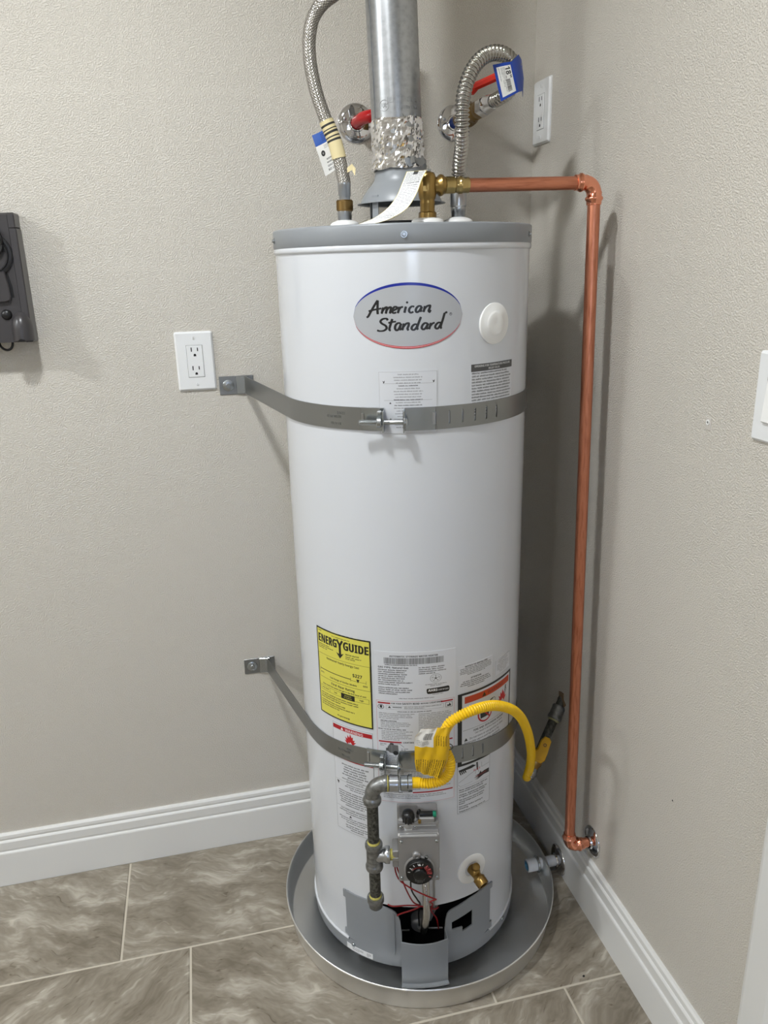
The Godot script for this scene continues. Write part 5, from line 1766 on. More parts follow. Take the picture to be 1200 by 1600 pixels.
func make_strap(yw: float, y_of: Callable, a_left: float, a_right: float, bolt_drop: float, which: String, _unused: Array):
	var upper := which == "upper"
	var t := thing("earthquake_strap", ("upper grey steel earthquake strap round the water heater, bracket beside the wall outlet" if upper else "lower grey steel earthquake strap round the water heater, crossing the warning labels"), "strap", Vector3(TX, yw, TZ), "steel earthquake straps")
	var half := 0.0190
	var left := strap_path(Vector3(-0.660, yw, 0.005), -1.0, a_left, y_of)
	var right := strap_path(Vector3(-0.055, yw, 0.005), 1.0, a_right, y_of)
	var b := B.new()
	var holes := []
	for k in 4:
		holes.append([0.018 + 0.021 * k, 0.0205 + 0.021 * k])
	band_mesh(b, left, half, 0.0014, holes, 0.004)
	var lb := part(b, "left_band", M.strap_steel, t)
	b = B.new()
	holes = []
	var total := 0.0
	for i in right.size() - 1:
		total += right[i].distance_to(right[i + 1])
	for k in 7:
		var c := total - 0.0265 - 0.0243 * k
		holes.append([c - 0.0017, c + 0.0017])
	holes.reverse()
	band_mesh(b, right, half, 0.0014, holes)
	var rbnd := part(b, "right_band", M.strap_steel, t)
	# embossed marks on the left band
	b = B.new(Transform3D(Basis(), Vector3(TX, 0, TZ)))
	var am := -46.0 if upper else -49.0
	emboss(b, "100H", am + 3.5, y_of.call(am) + 0.008, TR + 0.0027, 0.0052, 0.0008)
	emboss(b, "TEST WHN", am, y_of.call(am) + 0.0015, TR + 0.0027, 0.0048, 0.0008)
	emboss(b, "ELECTR", am + 1.0, y_of.call(am) - 0.010, TR + 0.0027, 0.0048, 0.0008)
	part(b, "raised_mark", M.strap_steel, lb)
	# clamp: bent end tabs, bright doubler plates, bolt, nut and washers
	var o := Vector3(TX, 0, TZ)
	var am2 := (a_left + a_right) * 0.5
	var yc: float = y_of.call(am2)
	var f := Transform3D(Basis(Vector3.UP, deg_to_rad(am2)), o)
	var hw := deg_to_rad(a_right - a_left) * 0.5 * (TR + 0.002)
	for s in [-1, 1]:
		b = B.new(f)
		b.box(at(Vector3(s * hw, yc - 0.001, TR + 0.0125)), Vector3(0.0022, 0.036, 0.0225), 0.0008)
		part(b, "end_tab", M.zinc, lb if s < 0 else rbnd)
		b = B.new(Transform3D(Basis(), o))
		var a0: float = (a_left - 9.5) if s < 0 else a_right
		var a1: float = a_left if s < 0 else (a_right + 12.5)
		var m := (a0 + a1) * 0.5
		var hk := 0.0185
		b.strip([a0, m, a1], [yc - hk, yc - hk, yc - hk], [yc + hk, yc + hk, yc + hk], TR + 0.0024, TR + 0.0036)
		var dp := part(b, "doubler_plate", M.zinc, lb if s < 0 else rbnd)
		b = B.new(Transform3D(Basis(), o))
		var sc := (a0 + 0.6) if s < 0 else (a1 - 0.6)
		b.strip([sc - 0.55, sc + 0.55], [yc - 0.010, yc - 0.010], [yc + 0.010, yc + 0.010], TR + 0.0034, TR + 0.0048)
		part(b, "tongue", M.steel, dp)
	var by := yc - 0.0015 - bolt_drop
	var bz := TR + 0.0185
	var bolt := B.new(f)
	bolt.lathe(along(Vector3(-hw - 0.040, by, bz), Vector3.RIGHT), [Vector2(0, 0), Vector2(0.0034, 0), Vector2(0.0042, 0.001), Vector2(0.0042, 0.040 + 2 * hw), Vector2(0, 0.040 + 2 * hw)], 16)
	for k in 22:
		bolt.lathe(along(Vector3(-hw - 0.039 + k * 0.0023, by, bz), Vector3.RIGHT), [Vector2(0.0042, 0), Vector2(0.0048, 0.0007), Vector2(0.0042, 0.0014)], 12)
	var bo := part(bolt, "bolt", M.zinc, t)
	b = B.new(f)
	hexnut(b, along(Vector3(-hw - 0.0105, by, bz), Vector3.RIGHT), 0.0092, 0.0, 0.0080)
	part(b, "nut", M.zinc, bo)
	b = B.new(f)
	b.lathe(along(Vector3(hw + 0.001, by, bz), Vector3.RIGHT), [Vector2(0, 0), Vector2(0.0112, 0), Vector2(0.0115, 0.0006), Vector2(0.0112, 0.0014), Vector2(0.0070, 0.0016), Vector2(0.0066, 0.0045), Vector2(0.004, 0.0062), Vector2(0, 0.0064)], 20)
	part(b, "bolt_head", M.zinc, bo)
	b = B.new(f)
	b.box(at(Vector3(-hw - 0.006, yc + 0.0135, bz - 0.003)), Vector3(0.008, 0.007, 0.010), 0.0015)
	part(b, "square_lug", M.zinc, bo)
	# wall brackets
	for s in [-1, 1]:
		var x := -0.678 if s < 0 else -0.037
		b = B.new()
		b.box(at(Vector3(x, yw, 0.0012)), Vector3(0.074, 0.040, 0.0024), 0.0008)
		var br := part(b, "wall_bracket", M.strap_steel, t)
		b = B.new()
		var c := Vector3(x - 0.018 * (1 if s < 0 else -1), yw, 0.0022)
		b.lathe(along(c, Vector3.BACK), [Vector2(0.0125, 0), Vector2(0.0125, 0.0016), Vector2(0.0118, 0.0022), Vector2(0, 0.0022)], 28)
		part(b, "washer", M.zinc, br)
		b = B.new()
		hexnut(b, along(c + Vector3(0, 0, 0.002), Vector3.BACK), 0.0062, 0.0, 0.004)
		b.lathe(along(c + Vector3(0, 0, 0.006), Vector3.BACK), [Vector2(0.0046, 0), Vector2(0.0040, 0.0012), Vector2(0.002, 0.0012), Vector2(0.002, 0.0002), Vector2(0, 0.0002)], 14)
		part(b, "lag_screw", M.zinc, br)
		b = B.new()
		b.box(Transform3D(Basis(Vector3.UP, 0.12 * s), Vector3(x + 0.012 * (1 if s < 0 else -1), yw, 0.0045)), Vector3(0.026, 0.038, 0.003), 0.001)
		part(b, "bent_end", M.zinc, br)

# ------------------------------------------------------------------ gas side
func make_gas():
	var zp := 0.280
	var xp := -0.0815
	var b: B
	# iron pipe: elbow, nipple, tee, drip leg with cap
	var t := thing("gas_pipe", "grey iron gas pipe before the water heater, elbow on top, capped below", "gas pipe", tl(xp, 0.23, zp))
	b = B.new(TANK)
	b.tube(PackedVector3Array([Vector3(xp, 0.380, zp), Vector3(xp, 0.492, zp)]), 0.0108, 24)
	part(b, "upper_nipple", M.black_pipe, t)
	b = B.new(TANK)
	b.tube(PackedVector3Array([Vector3(xp, 0.262, zp), Vector3(xp, 0.345, zp)]), 0.0108, 24)
	part(b, "drip_leg", M.black_pipe, t)
	b = B.new(TANK)
	var el := PackedVector3Array()
	for i in 15:
		var f := i / 14.0
		var p0 := Vector3(xp, 0.488, zp)
		var pc := Vector3(xp, 0.5185, zp)
		var p1 := Vector3(xp + 0.0285, 0.5185, zp)
		el.append(p0.lerp(pc, f).lerp(pc.lerp(p1, f), f))
	b.tube(el, 0.0143, 28)
	b.lathe(at(Vector3(xp, 0.476, zp)), [Vector2(0.0108, 0), Vector2(0.0160, 0.001), Vector2(0.0172, 0.004), Vector2(0.0172, 0.010), Vector2(0.0160, 0.0130), Vector2(0.0140, 0.0165)], 28)
	b.lathe(along(Vector3(xp + 0.0280, 0.5185, zp), Vector3.LEFT), [Vector2(0.0105, -0.001), Vector2(0.0150, -0.001), Vector2(0.0156, 0.003), Vector2(0.0150, 0.007), Vector2(0.0140, 0.009)], 28)
	part(b, "elbow", M.malleable_iron, t)
	b = B.new(TANK)
	b.lathe(at(Vector3(xp, 0.3275, zp)), [Vector2(0.0108, 0), Vector2(0.0160, 0.0005), Vector2(0.0168, 0.003), Vector2(0.0168, 0.009), Vector2(0.0158, 0.0115), Vector2(0.0146, 0.0130), Vector2(0.0146, 0.0470), Vector2(0.0158, 0.0485), Vector2(0.0168, 0.051), Vector2(0.0168, 0.057), Vector2(0.0160, 0.0595), Vector2(0.0108, 0.060)], 32)
	part(b, "tee", M.malleable_iron, t)
	b = B.new(TANK)
	b.lathe(along(Vector3(xp, 0.3585, zp), Vector3.RIGHT), [Vector2(0.0140, 0.004), Vector2(0.0135, 0.017), Vector2(0.0150, 0.020), Vector2(0.0165, 0.0215), Vector2(0.0165, 0.0285), Vector2(0.0155, 0.0300), Vector2(0.0100, 0.0302)], 28)
	part(b, "tee_outlet", M.steel, t)
	b = B.new(TANK)
	b.lathe(along(Vector3(xp, 0.3585, zp), Vector3.RIGHT), [Vector2(0.0098, 0.029), Vector2(0.0104, 0.031), Vector2(0.0104, 0.0395), Vector2(0.0098, 0.0400)], 24)
	part(b, "thread_sealant", M.thread_paste, t, "dried yellow thread sealant")
	for y in [0.262, 0.388]:
		b = B.new(TANK)
		b.lathe(at(Vector3(xp, y, zp)), [Vector2(0.0110, -0.003), Vector2(0.0122, -0.001), Vector2(0.0118, 0.002), Vector2(0.0109, 0.004)], 24)
		part(b, "thread_sealant", M.thread_paste, t, "dried yellow thread sealant")
	b = B.new(TANK)
	b.lathe(along(Vector3(xp + 0.0296, 0.5178, zp), Vector3.RIGHT), [Vector2(0.0105, -0.0012), Vector2(0.0150, -0.001), Vector2(0.0150, 0.001), Vector2(0.0105, 0.0012)], 20)
	part(b, "thread_sealant", M.thread_paste, t, "dried yellow thread sealant")
	b = B.new(TANK)
	b.lathe(at(Vector3(xp, 0.2320, zp)), [Vector2(0, 0), Vector2(0.009, 0.001), Vector2(0.0135, 0.006), Vector2(0.0140, 0.016), Vector2(0.0165, 0.019), Vector2(0.0165, 0.028), Vector2(0.0155, 0.030), Vector2(0.0108, 0.030)], 28)
	part(b, "cap", M.malleable_iron, t)
	# yellow flexible connector
	var g := thing("gas_hose", "yellow ribbed flexible gas hose curving across the heater's front to the right", "gas hose", tl(0.0, 0.5175, zp))
	b = B.new(TANK)
	hexnut(b, along(Vector3(-0.0508, 0.5175, zp), Vector3.RIGHT, 0.26), 0.0166, 0.0, 0.0198)
	part(b, "coupling", M.steel, g)
	b = B.new(TANK)
	hexnut(b, along(Vector3(-0.0290, 0.5175, zp), Vector3.RIGHT, 0.26), 0.0156, 0.0, 0.0150)
	b.lathe(along(Vector3(-0.0145, 0.5175, zp), Vector3.RIGHT), [Vector2(0.0150, 0), Vector2(0.0155, 0.001), Vector2(0.0155, 0.0075), Vector2(0.0105, 0.0085)], 6, 0.0, TAU, 2.0)
	part(b, "nut", M.zinc, g)
	b = B.new(TANK)
	b.lathe(along(Vector3(-0.0085, 0.5180, zp), Vector3.RIGHT), [Vector2(0.0102, 0), Vector2(0.0102, 0.014), Vector2(0.0092, 0.016), Vector2(0.0, 0.016)], 24)
	part(b, "collar", M.yellow_coat, g)
	b = B.new(TANK)
	var hp := []
	for p in [[0.005, 0.5185, 0.281], [0.0232, 0.5195, 0.285], [0.0440, 0.5265, 0.288], [0.0590, 0.5430, 0.290], [0.0620, 0.5680, 0.290], [0.0535, 0.5930, 0.289], [0.0500, 0.6150, 0.288], [0.0560, 0.6370, 0.286], [0.0705, 0.6525, 0.284]]:
		hp.append(Vector3(p[0], p[1], p[2]))
	for p in [[0.1058, 0.6625, 0.2720], [0.1442, 0.6539, 0.2450], [0.1831, 0.6211, 0.2050], [0.2125, 0.5708, 0.1550], [0.2361, 0.5087, 0.1050], [0.2531, 0.4472, 0.0600], [0.2642, 0.3905, 0.0250], [0.2676, 0.3427, 0.0000], [0.2648, 0.3180, -0.0070], [0.2632, 0.3060, -0.0100]]:
		hp.append(Vector3(p[0], p[1], p[2]))
	ribbed(b, hp, 0.0086, 0.0013, 0.0050, 18)
	b.lathe(along(Vector3(0.2632, 0.3062, -0.0100), Vector3(-0.06, -1, -0.18)), [Vector2(0.0094, -0.003), Vector2(0.0092, 0.001), Vector2(0.0078, 0.0045), Vector2(0.0045, 0.0068), Vector2(0, 0.0076)], 20)
	part(b, "hose", M.yellow_coat, g)
	b = B.new(TANK)
	hexnut(b, along(Vector3(0.2640, 0.3085, -0.0085), Vector3(0.70, 0.60, -0.40)), 0.0140, 0.004, 0.019)
	part(b, "end_nut", M.zinc, g)
	# crumpled plastic tag round the hose
	var im := canvas(280, 420, Color(0.83, 0.66, 0.08))
	rect(im, 0, 0, 150, 180, Color(0.82, 0.81, 0.78))
	var r := RandomNumberGenerator.new()
	r.seed = 3
	var x := 66.0
	while x < 132.0:
		var w := r.randf_range(1.5, 4.0)
		rect(im, x, 54, w, 66, grey(0.2))
		x += w + r.randf_range(1.5, 3.0)
	fine(im, 14, 130, 110, 4, 11, grey(0.4), 0, 94, 0.2)
	var up := canvas(230, 270, Color(0, 0, 0, 0))
	for k in 14:
		fine(up, 4, 4 + k * 19, 220, 1, 13 if k % 3 else 18, Color(0.10, 0.08, 0.02), 0, 110 + k, 0.08)
	up.rotate_90(COUNTERCLOCKWISE)
	im.blend_rect(up, Rect2i(0, 0, up.get_width(), up.get_height()), Vector2i(6, 186))
	var up2 := canvas(170, 100, Color(0, 0, 0, 0))
	for k in 5:
		fine(up2, 4, 4 + k * 19, 160, 1, 12, Color(0.10, 0.08, 0.02), 0, 130 + k, 0.08)
	up2.rotate_90(COUNTERCLOCKWISE)
	im.blend_rect(up2, Rect2i(0, 0, 100, 170), Vector2i(166, 8))
	var fz := FastNoiseLite.new()
	fz.seed = 12
	fz.frequency = 20.0
	var L := [Vector3(0.0100, 0.6420, 0.296), Vector3(-0.0010, 0.6260, 0.297), Vector3(-0.0020, 0.6000, 0.298), Vector3(-0.0020, 0.5750, 0.297), Vector3(0.0005, 0.5540, 0.295)]
	var Rr := [Vector3(0.0640, 0.6490, 0.297), Vector3(0.0595, 0.6300, 0.301), Vector3(0.0600, 0.6050, 0.302), Vector3(0.0560, 0.5780, 0.301), Vector3(0.0440, 0.5430, 0.299)]
	var rows := []
	for i in 17:
		var f := i / 16.0 * 4.0
		var k := mini(int(f), 3)
		var a: Vector3 = L[k].lerp(L[k + 1], f - k)
		var e: Vector3 = Rr[k].lerp(Rr[k + 1], f - k)
		var ln := []
		for j in 13:
			var u := j / 12.0
			var p := a.lerp(e, u)
			p.z += 0.0030 * fz.get_noise_2d(u * 0.16, f * 0.035) + 0.0012 * sin(u * 21.0 + f * 2.0) + 0.004 * sin(PI * u) + 0.006 * smoothstep(0.6, 0.95, u) * (1.0 - smoothstep(0.95, 1.0, u))
			ln.append(p)
		rows.append(ln)
	b = B.new(TANK)
	b.sheet(rows, 0.0005)
	part(b, "warning_tag", paper("gas_tag", im, 0.3), g, "crumpled yellow and white plastic tag with rows of black print")
	b = B.new(TANK)
	var tie := []
	for i in 17:
		var a := TAU * i / 16.0
		tie.append(Vector3(0.0545 + cos(a) * 0.0125, 0.600 + 0.002 * sin(a), 0.290 + sin(a) * 0.0135))
	b.tube(PackedVector3Array(tie), 0.0009, 6, false)
	part(b, "cable_tie", M.black_pipe, g)
	make_gas_stub()
	make_gas_control()

func make_gas_stub():
	var w := Vector3(0.0, 0.436, 0.262)
	var e := Vector3(-0.109, 0.310, 0.337)
	var d := (e - w).normalized()
	var ln := w.distance_to(e)
	var t := thing("gas_shutoff", "dark gas pipe stub slanting from the right wall, with a yellow lever valve", "gas valve", w)
	var f := along(w, d)
	var b := B.new(f)
	b.lathe(WORLD, [Vector2(0.0105, -0.02), Vector2(0.0105, ln - 0.055), Vector2(0, ln - 0.055)], 24)
	part(b, "pipe", M.black_pipe, t)
	b = B.new(f)
	b.lathe(WORLD, [Vector2(0.0100, 0.010), Vector2(0.0150, 0.011), Vector2(0.0160, 0.014), Vector2(0.0152, 0.018), Vector2(0.0152, 0.034), Vector2(0.0165, 0.037), Vector2(0.0165, 0.042), Vector2(0.0150, 0.045), Vector2(0.0105, 0.046)], 28)
	part(b, "coupling", M.malleable_iron, t)
	b = B.new(f)
	b.lathe(WORLD, [Vector2(0.0108, 0.044), Vector2(0.0140, 0.0455), Vector2(0.0125, 0.048), Vector2(0.0106, 0.049)], 24)
	part(b, "thread_sealant", mat("pale_paste", Color(0.62, 0.62, 0.48), 0.6), t)
	b = B.new(f)
	b.lathe(WORLD, [Vector2(0.0110, ln - 0.062), Vector2(0.0135, ln - 0.060), Vector2(0.0135, ln - 0.048), Vector2(0.0160, ln - 0.042), Vector2(0.0160, ln - 0.028), Vector2(0.0130, ln - 0.022), Vector2(0.0115, ln - 0.010), Vector2(0, ln - 0.010)], 24)
	part(b, "valve_body", M.brass, t)
	b = B.new(f)
	hexnut(b, at(Vector3(0, ln - 0.018, 0)), 0.0145, 0.0, 0.013)
	part(b, "nut", M.zinc, t)
	# lever plate along the pipe, on the side facing the room
	var out := (Vector3(-0.45, 0.15, 0.9) - d * Vector3(-0.45, 0.15, 0.9).dot(d)).normalized()
	var side := d.cross(out).normalized()
	var lf := Transform3D(Basis(side, d, out), w + d * (ln - 0.050) + out * 0.016)
	b = B.new(lf)
	b.prism(at(Vector3(0, 0, 0)), PackedVector2Array([Vector2(-0.011, -0.036), Vector2(-0.004, -0.041), Vector2(0.006, -0.040), Vector2(0.0105, -0.030), Vector2(0.010, -0.008), Vector2(0.0145, -0.001), Vector2(0.0135, 0.014), Vector2(0.004, 0.019), Vector2(-0.009, 0.018), Vector2(-0.0145, 0.010), Vector2(-0.0140, -0.006)]), 0.0, 0.011, 0.0018)
	var lev := part(b, "lever", M.yellow_lever, t)
	b = B.new(lf)
	b.lathe(along(Vector3(-0.001, -0.022, 0.0108), Vector3.BACK), [Vector2(0.0042, 0), Vector2(0.0042, 0.001), Vector2(0.0020, 0.0008), Vector2(0.0014, -0.001), Vector2(0, -0.001)], 14)
	part(b, "screw", M.old_brass, lev)
	# broken plaster round the hole
	var h := thing("plaster_break", "torn patch of wall board round the dark gas stub on the right wall", "wall damage", w)
	b = B.new()
	var rr := RandomNumberGenerator.new()
	rr.seed = 9
	var poly := PackedVector2Array()
	for i in 11:
		var a := TAU * i / 11.0
		var q := rr.randf_range(0.013, 0.026)
		poly.append(Vector2(cos(a) * q, sin(a) * q))
	b.prism(Transform3D(Basis(Vector3(0, 0, 1), Vector3(0, 1, 0), Vector3(-1, 0, 0)), w + Vector3(0, 0.006, 0)), poly, 0.0, 0.0012, 0.0006)
	part(b, "torn_paper", mat("wall_board", Color(0.52, 0.43, 0.33), 0.9), h)

func make_gas_control():
	var t := thing("gas_control_valve", "grey metal gas control box with black dial, low on the water heater's front", "gas valve", tl(0.003, 0.3145, TR))
	var b := B.new(TANK)
	# case: a box with a rolled upper front edge
	var side := PackedVector2Array([Vector2(-0.300, 0.3145), Vector2(-0.300, 0.4120), Vector2(-0.2985, 0.4160), Vector2(-0.2945, 0.4185), Vector2(-0.2860, 0.4190), Vector2(-0.2860, 0.4330), Vector2(-0.2300, 0.4330), Vector2(-0.2300, 0.3145)])
	b.prism(Transform3D(Basis(Vector3(0, 0, -1), Vector3(0, 1, 0), Vector3(1, 0, 0)), Vector3.ZERO), side, -0.0355, 0.0415, 0.0015)
	part(b, "case", M.cast_valve, t)
	b = B.new(TANK)
	b.box(at(Vector3(0.003, 0.4155, 0.297)), Vector3(0.074, 0.0065, 0.0085), 0.003)
	b.box(at(Vector3(0.003, 0.4285, 0.2868)), Vector3(0.066, 0.0016, 0.002), 0.0005)
	part(b, "lid_edge", M.valve_light, t)
	b = B.new(TANK)
	b.box(at(Vector3(-0.016, 0.4310, 0.258)), Vector3(0.039, 0.016, 0.046), 0.004)
	part(b, "regulator_base", M.cast_valve, t)
	# knob for the pilot, with a white mark
	b = B.new(TANK)
	var kf := along(Vector3(-0.0155, 0.4250, 0.276), Vector3(0, 1.0, 0.16))
	b.lathe(kf, [Vector2(0.0135, 0), Vector2(0.0128, 0.004), Vector2(0.0112, 0.0055), Vector2(0.0112, 0.010), Vector2(0, 0.010)], 32)
	part(b, "knob_seat", M.valve_light, t)
	b = B.new(TANK)
	var star := PackedVector2Array()
	for i in 24:
		var a := TAU * i / 24.0
		var q := 0.0112 + 0.0008 * cos(a * 12.0)
		star.append(Vector2(cos(a) * q, sin(a) * q))
	b.prism(kf * Transform3D(Basis(Vector3(1, 0, 0), -PI / 2), Vector3.ZERO), star, 0.009, 0.026, 0.002)
	b.lathe(kf * at(Vector3(0, 0.0255, 0)), [Vector2(0.0112, 0), Vector2(0.0100, 0.0035), Vector2(0.006, 0.0055), Vector2(0, 0.006)], 24)
	part(b, "knob", M.black_plastic, t)
	b = B.new(TANK)
	var im := canvas(64, 40, Color(0.82, 0.82, 0.80))
	text(im, "PILOT", 5, 9, 19, INK, true, 0, 0.95)
	b.sheet([[Vector3(-0.0235, 0.4265, 0.2868), Vector3(-0.0075, 0.4265, 0.2868)], [Vector3(-0.0225, 0.4190, 0.2872), Vector3(-0.0090, 0.4190, 0.2872)]], 0.0006)
	part(b, "knob_mark", paper("pilot_mark", im), t)
	# igniter button
	b = B.new(TANK)
	b.box(at(Vector3(0.0195, 0.4360, 0.272)), Vector3(0.029, 0.014, 0.026), 0.002)
	part(b, "igniter_base", M.cast_valve, t)
	b = B.new(TANK)
	b.lathe(along(Vector3(0.006, 0.4445, 0.275), Vector3.RIGHT), [Vector2(0, 0), Vector2(0.0055, 0.0005), Vector2(0.0055, 0.024), Vector2(0.0045, 0.026), Vector2(0, 0.026)], 18)
	b.lathe(along(Vector3(0.004, 0.4440, 0.272), Vector3(0.3, 1, 0.1)), [Vector2(0.004, 0), Vector2(0.004, 0.006), Vector2(0.002, 0.009), Vector2(0, 0.009)], 14)
	var ig := part(b, "igniter", M.black_plastic, t)
	b = B.new(TANK)
	b.lathe(along(Vector3(0.031, 0.4440, 0.275), Vector3.RIGHT), [Vector2(0, 0), Vector2(0.0060, 0), Vector2(0.0060, 0.0055), Vector2(0.005, 0.0065), Vector2(0, 0.0065)], 18)
	part(b, "button", M.green_plastic, ig)
	b = B.new(TANK)
	b.box(at(Vector3(0.0055, 0.4370, 0.286)), Vector3(0.0055, 0.0085, 0.004), 0.001)
	part(b, "brass_clip", M.brass, t)
	# inlet hub on the left
	b = B.new(TANK)
	b.box(at(Vector3(-0.0405, 0.3555, 0.272)), Vector3(0.0125, 0.039, 0.036), 0.002)
	part(b, "inlet_hub", M.cast_valve, t)
	b = B.new(TANK)
	b.box(at(Vector3(-0.0405, 0.3555, 0.2895)), Vector3(0.0125, 0.008, 0.003), 0.001)
	part(b, "hub_flat", M.steel, t)
	for p in [[-0.0300, 0.4045, 0.3000], [0.0362, 0.4045, 0.3000], [-0.0298, 0.3215, 0.3000], [0.0365, 0.3215, 0.3000], [-0.0300, 0.4255, 0.2860], [-0.0030, 0.4255, 0.2860]]:
		b = B.new(TANK)
		b.lathe(along(Vector3(p[0], p[1], p[2]), Vector3.BACK), [Vector2(0.0033, 0), Vector2(0.0033, 0.0012), Vector2(0.0026, 0.0022), Vector2(0.0010, 0.0024), Vector2(0.0008, 0.0014), Vector2(0, 0.0014)], 14)
		part(b, "screw", M.zinc, t)
	b = B.new(TANK)
	b.lathe(along(Vector3(-0.0015, 0.3745, 0.2995), Vector3.BACK), [Vector2(0.0080, 0), Vector2(0.0080, 0.004), Vector2(0.0068, 0.006), Vector2(0.0035, 0.0065), Vector2(0.0030, 0.0045), Vector2(0, 0.0045)], 24)
	part(b, "adjuster_cap", M.cast_valve, t)
	b = B.new(TANK)
	b.lathe(along(Vector3(0.0165, 0.3695, 0.2995), Vector3.BACK), [Vector2(0.0035, 0), Vector2(0.0035, 0.004), Vector2(0, 0.0045)], 14)
	part(b, "screw", M.zinc, t)
	# temperature dial
	var dc := Vector3(0.0035, 0.3430, 0.2990)
	b = B.new(TANK)
	b.lathe(along(dc, Vector3.BACK), [Vector2(0.0290, 0), Vector2(0.0290, 0.003), Vector2(0.0275, 0.004), Vector2(0, 0.004)], 40)
	part(b, "dial_seat", M.cast_valve, t)
	b = B.new(TANK)
	b.lathe(along(dc + Vector3(0, 0, 0.004), Vector3.BACK), [Vector2(0.0262, 0), Vector2(0.0262, 0.009), Vector2(0.0252, 0.0105), Vector2(0.0, 0.0105)], 48)
	var dial := part(b, "dial", M.black_plastic, t)
	im = canvas(256, 256, Color(0.03, 0.03, 0.032))
	var c := Vector2(128, 128)
	for k in 9:
		var a := deg_to_rad(-170.0 + k * 24.0)
		var col := Color(0.85, 0.85, 0.85) if k < 5 else Color(0.80, 0.40, 0.40)
		var dr := Vector2(cos(a), sin(a))
		line(im, [c + dr * 96, c + dr * 112], 7 if k < 5 else 9, col)
		if k in [1, 5, 6, 7]:
			ringline(im, c + dr * 84, 8, 9, 4, col)
	fill_poly(im, PackedVector2Array([Vector2(128, 10), Vector2(115, 40), Vector2(141, 40)]), Color(0.9, 0.9, 0.9))
	for k in 6:
		var a := deg_to_rad(-40.0 + k * 9.0)
		line(im, [c + Vector2(cos(a), sin(a)) * 72, c + Vector2(cos(a), sin(a)) * (108 + k)], 8, Color(0.55, 0.10, 0.11))
	line(im, [Vector2(60, 84), Vector2(90, 66), Vector2(128, 60), Vector2(150, 64)], 9, Color(0.50, 0.12, 0.08))
	disc(im, c + Vector2(0, 6), 62, 60, Color(0.02, 0.02, 0.022))
	fine(im, 78, 196, 100, 3, 14, Color(0.62, 0.62, 0.62), 1, 97, 0.1)
	text(im, "CAUTION HOTTER", 128, 178, 12, Color(0.7, 0.7, 0.7), true, 1)
	b = B.new(TANK)
	var n := 40
	for i in n:
		var a0 := TAU * i / n
		var a1 := TAU * (i + 1) / n
		var zf := dc + Vector3(0, 0, 0.0147)
		var p0 := Vector3(cos(a0), sin(a0), 0) * 0.0252
		var p1 := Vector3(cos(a1), sin(a1), 0) * 0.0252
		b.tri(zf, zf + p0, zf + p1, Vector3.BACK, Vector3.BACK, Vector3.BACK, Vector2(0.5, 0.5), Vector2(0.5 + 0.5 * cos(a0), 0.5 - 0.5 * sin(a0)), Vector2(0.5 + 0.5 * cos(a1), 0.5 - 0.5 * sin(a1)))
	part(b, "dial_face", paper("dial_print", im, 0.35), dial)
	b = B.new(TANK)
	b.lathe(along(dc + Vector3(0.0, -0.001, 0.0145), Vector3.BACK), [Vector2(0.0125, 0), Vector2(0.0120, 0.004), Vector2(0.0105, 0.0055), Vector2(0, 0.0055)], 32)
	part(b, "grip", M.black_plastic, dial)
	# burner supply: ribbed tube, aluminium line, wires
	b = B.new(TANK)
	ribbed(b, [Vector3(0.0160, 0.318, 0.262), Vector3(0.0165, 0.285, 0.262), Vector3(0.0180, 0.235, 0.258), Vector3(0.0190, 0.180, 0.245), Vector3(0.0170, 0.130, 0.222), Vector3(0.0150, 0.085, 0.195)], 0.0068, 0.0007, 0.0036, 16)
	part(b, "burner_tube", M.corrugated_steel, t)
	b = B.new(TANK)
	b.tube(smooth_path([Vector3(0.034, 0.320, 0.262), Vector3(0.036, 0.295, 0.262), Vector3(0.033, 0.270, 0.258), Vector3(0.034, 0.230, 0.250), Vector3(0.033, 0.190, 0.238), Vector3(0.024, 0.140, 0.205), Vector3(0.020, 0.100, 0.190)], 0.006), 0.0024, 10)
	b.lathe(at(Vector3(0.034, 0.306, 0.262)), [Vector2(0.0060, 0), Vector2(0.0070, 0.001), Vector2(0.0070, 0.008), Vector2(0.0060, 0.009)], 6, 0.0, TAU, 2.0)
	part(b, "pilot_line", M.valve_light, t)
	b = B.new(TANK)
	b.lathe(at(Vector3(0.036, 0.2985, 0.2625)), [Vector2(0.003, 0), Vector2(0.008, 0.003), Vector2(0.0095, 0.008), Vector2(0.007, 0.014), Vector2(0.002, 0.016)], 12)
	part(b, "fitting_wrap", M.white_plastic, t)
	var wires := [
		[Vector3(-0.0405, 0.335, 0.262), Vector3(-0.0420, 0.310, 0.266), Vector3(-0.034, 0.293, 0.275), Vector3(-0.012, 0.281, 0.284), Vector3(0.014, 0.266, 0.286), Vector3(0.036, 0.251, 0.282)],
		[Vector3(-0.0385, 0.335, 0.255), Vector3(-0.0385, 0.312, 0.262), Vector3(-0.030, 0.290, 0.268), Vector3(-0.020, 0.255, 0.264), Vector3(-0.008, 0.220, 0.255), Vector3(0.004, 0.205, 0.248)],
		[Vector3(0.036, 0.251, 0.282), Vector3(0.024, 0.240, 0.276), Vector3(0.030, 0.220, 0.262), Vector3(0.028, 0.190, 0.248), Vector3(0.040, 0.150, 0.228), Vector3(0.046, 0.095, 0.200)],
		[Vector3(0.004, 0.205, 0.250), Vector3(-0.020, 0.203, 0.246), Vector3(-0.048, 0.196, 0.240), Vector3(-0.058, 0.186, 0.225)],
		[Vector3(0.006, 0.203, 0.250), Vector3(-0.012, 0.190, 0.246), Vector3(-0.034, 0.172, 0.236), Vector3(-0.042, 0.150, 0.222), Vector3(-0.042, 0.110, 0.205)],
		[Vector3(0.004, 0.205, 0.250), Vector3(0.022, 0.200, 0.250), Vector3(0.036, 0.186, 0.240), Vector3(0.044, 0.176, 0.225)]]
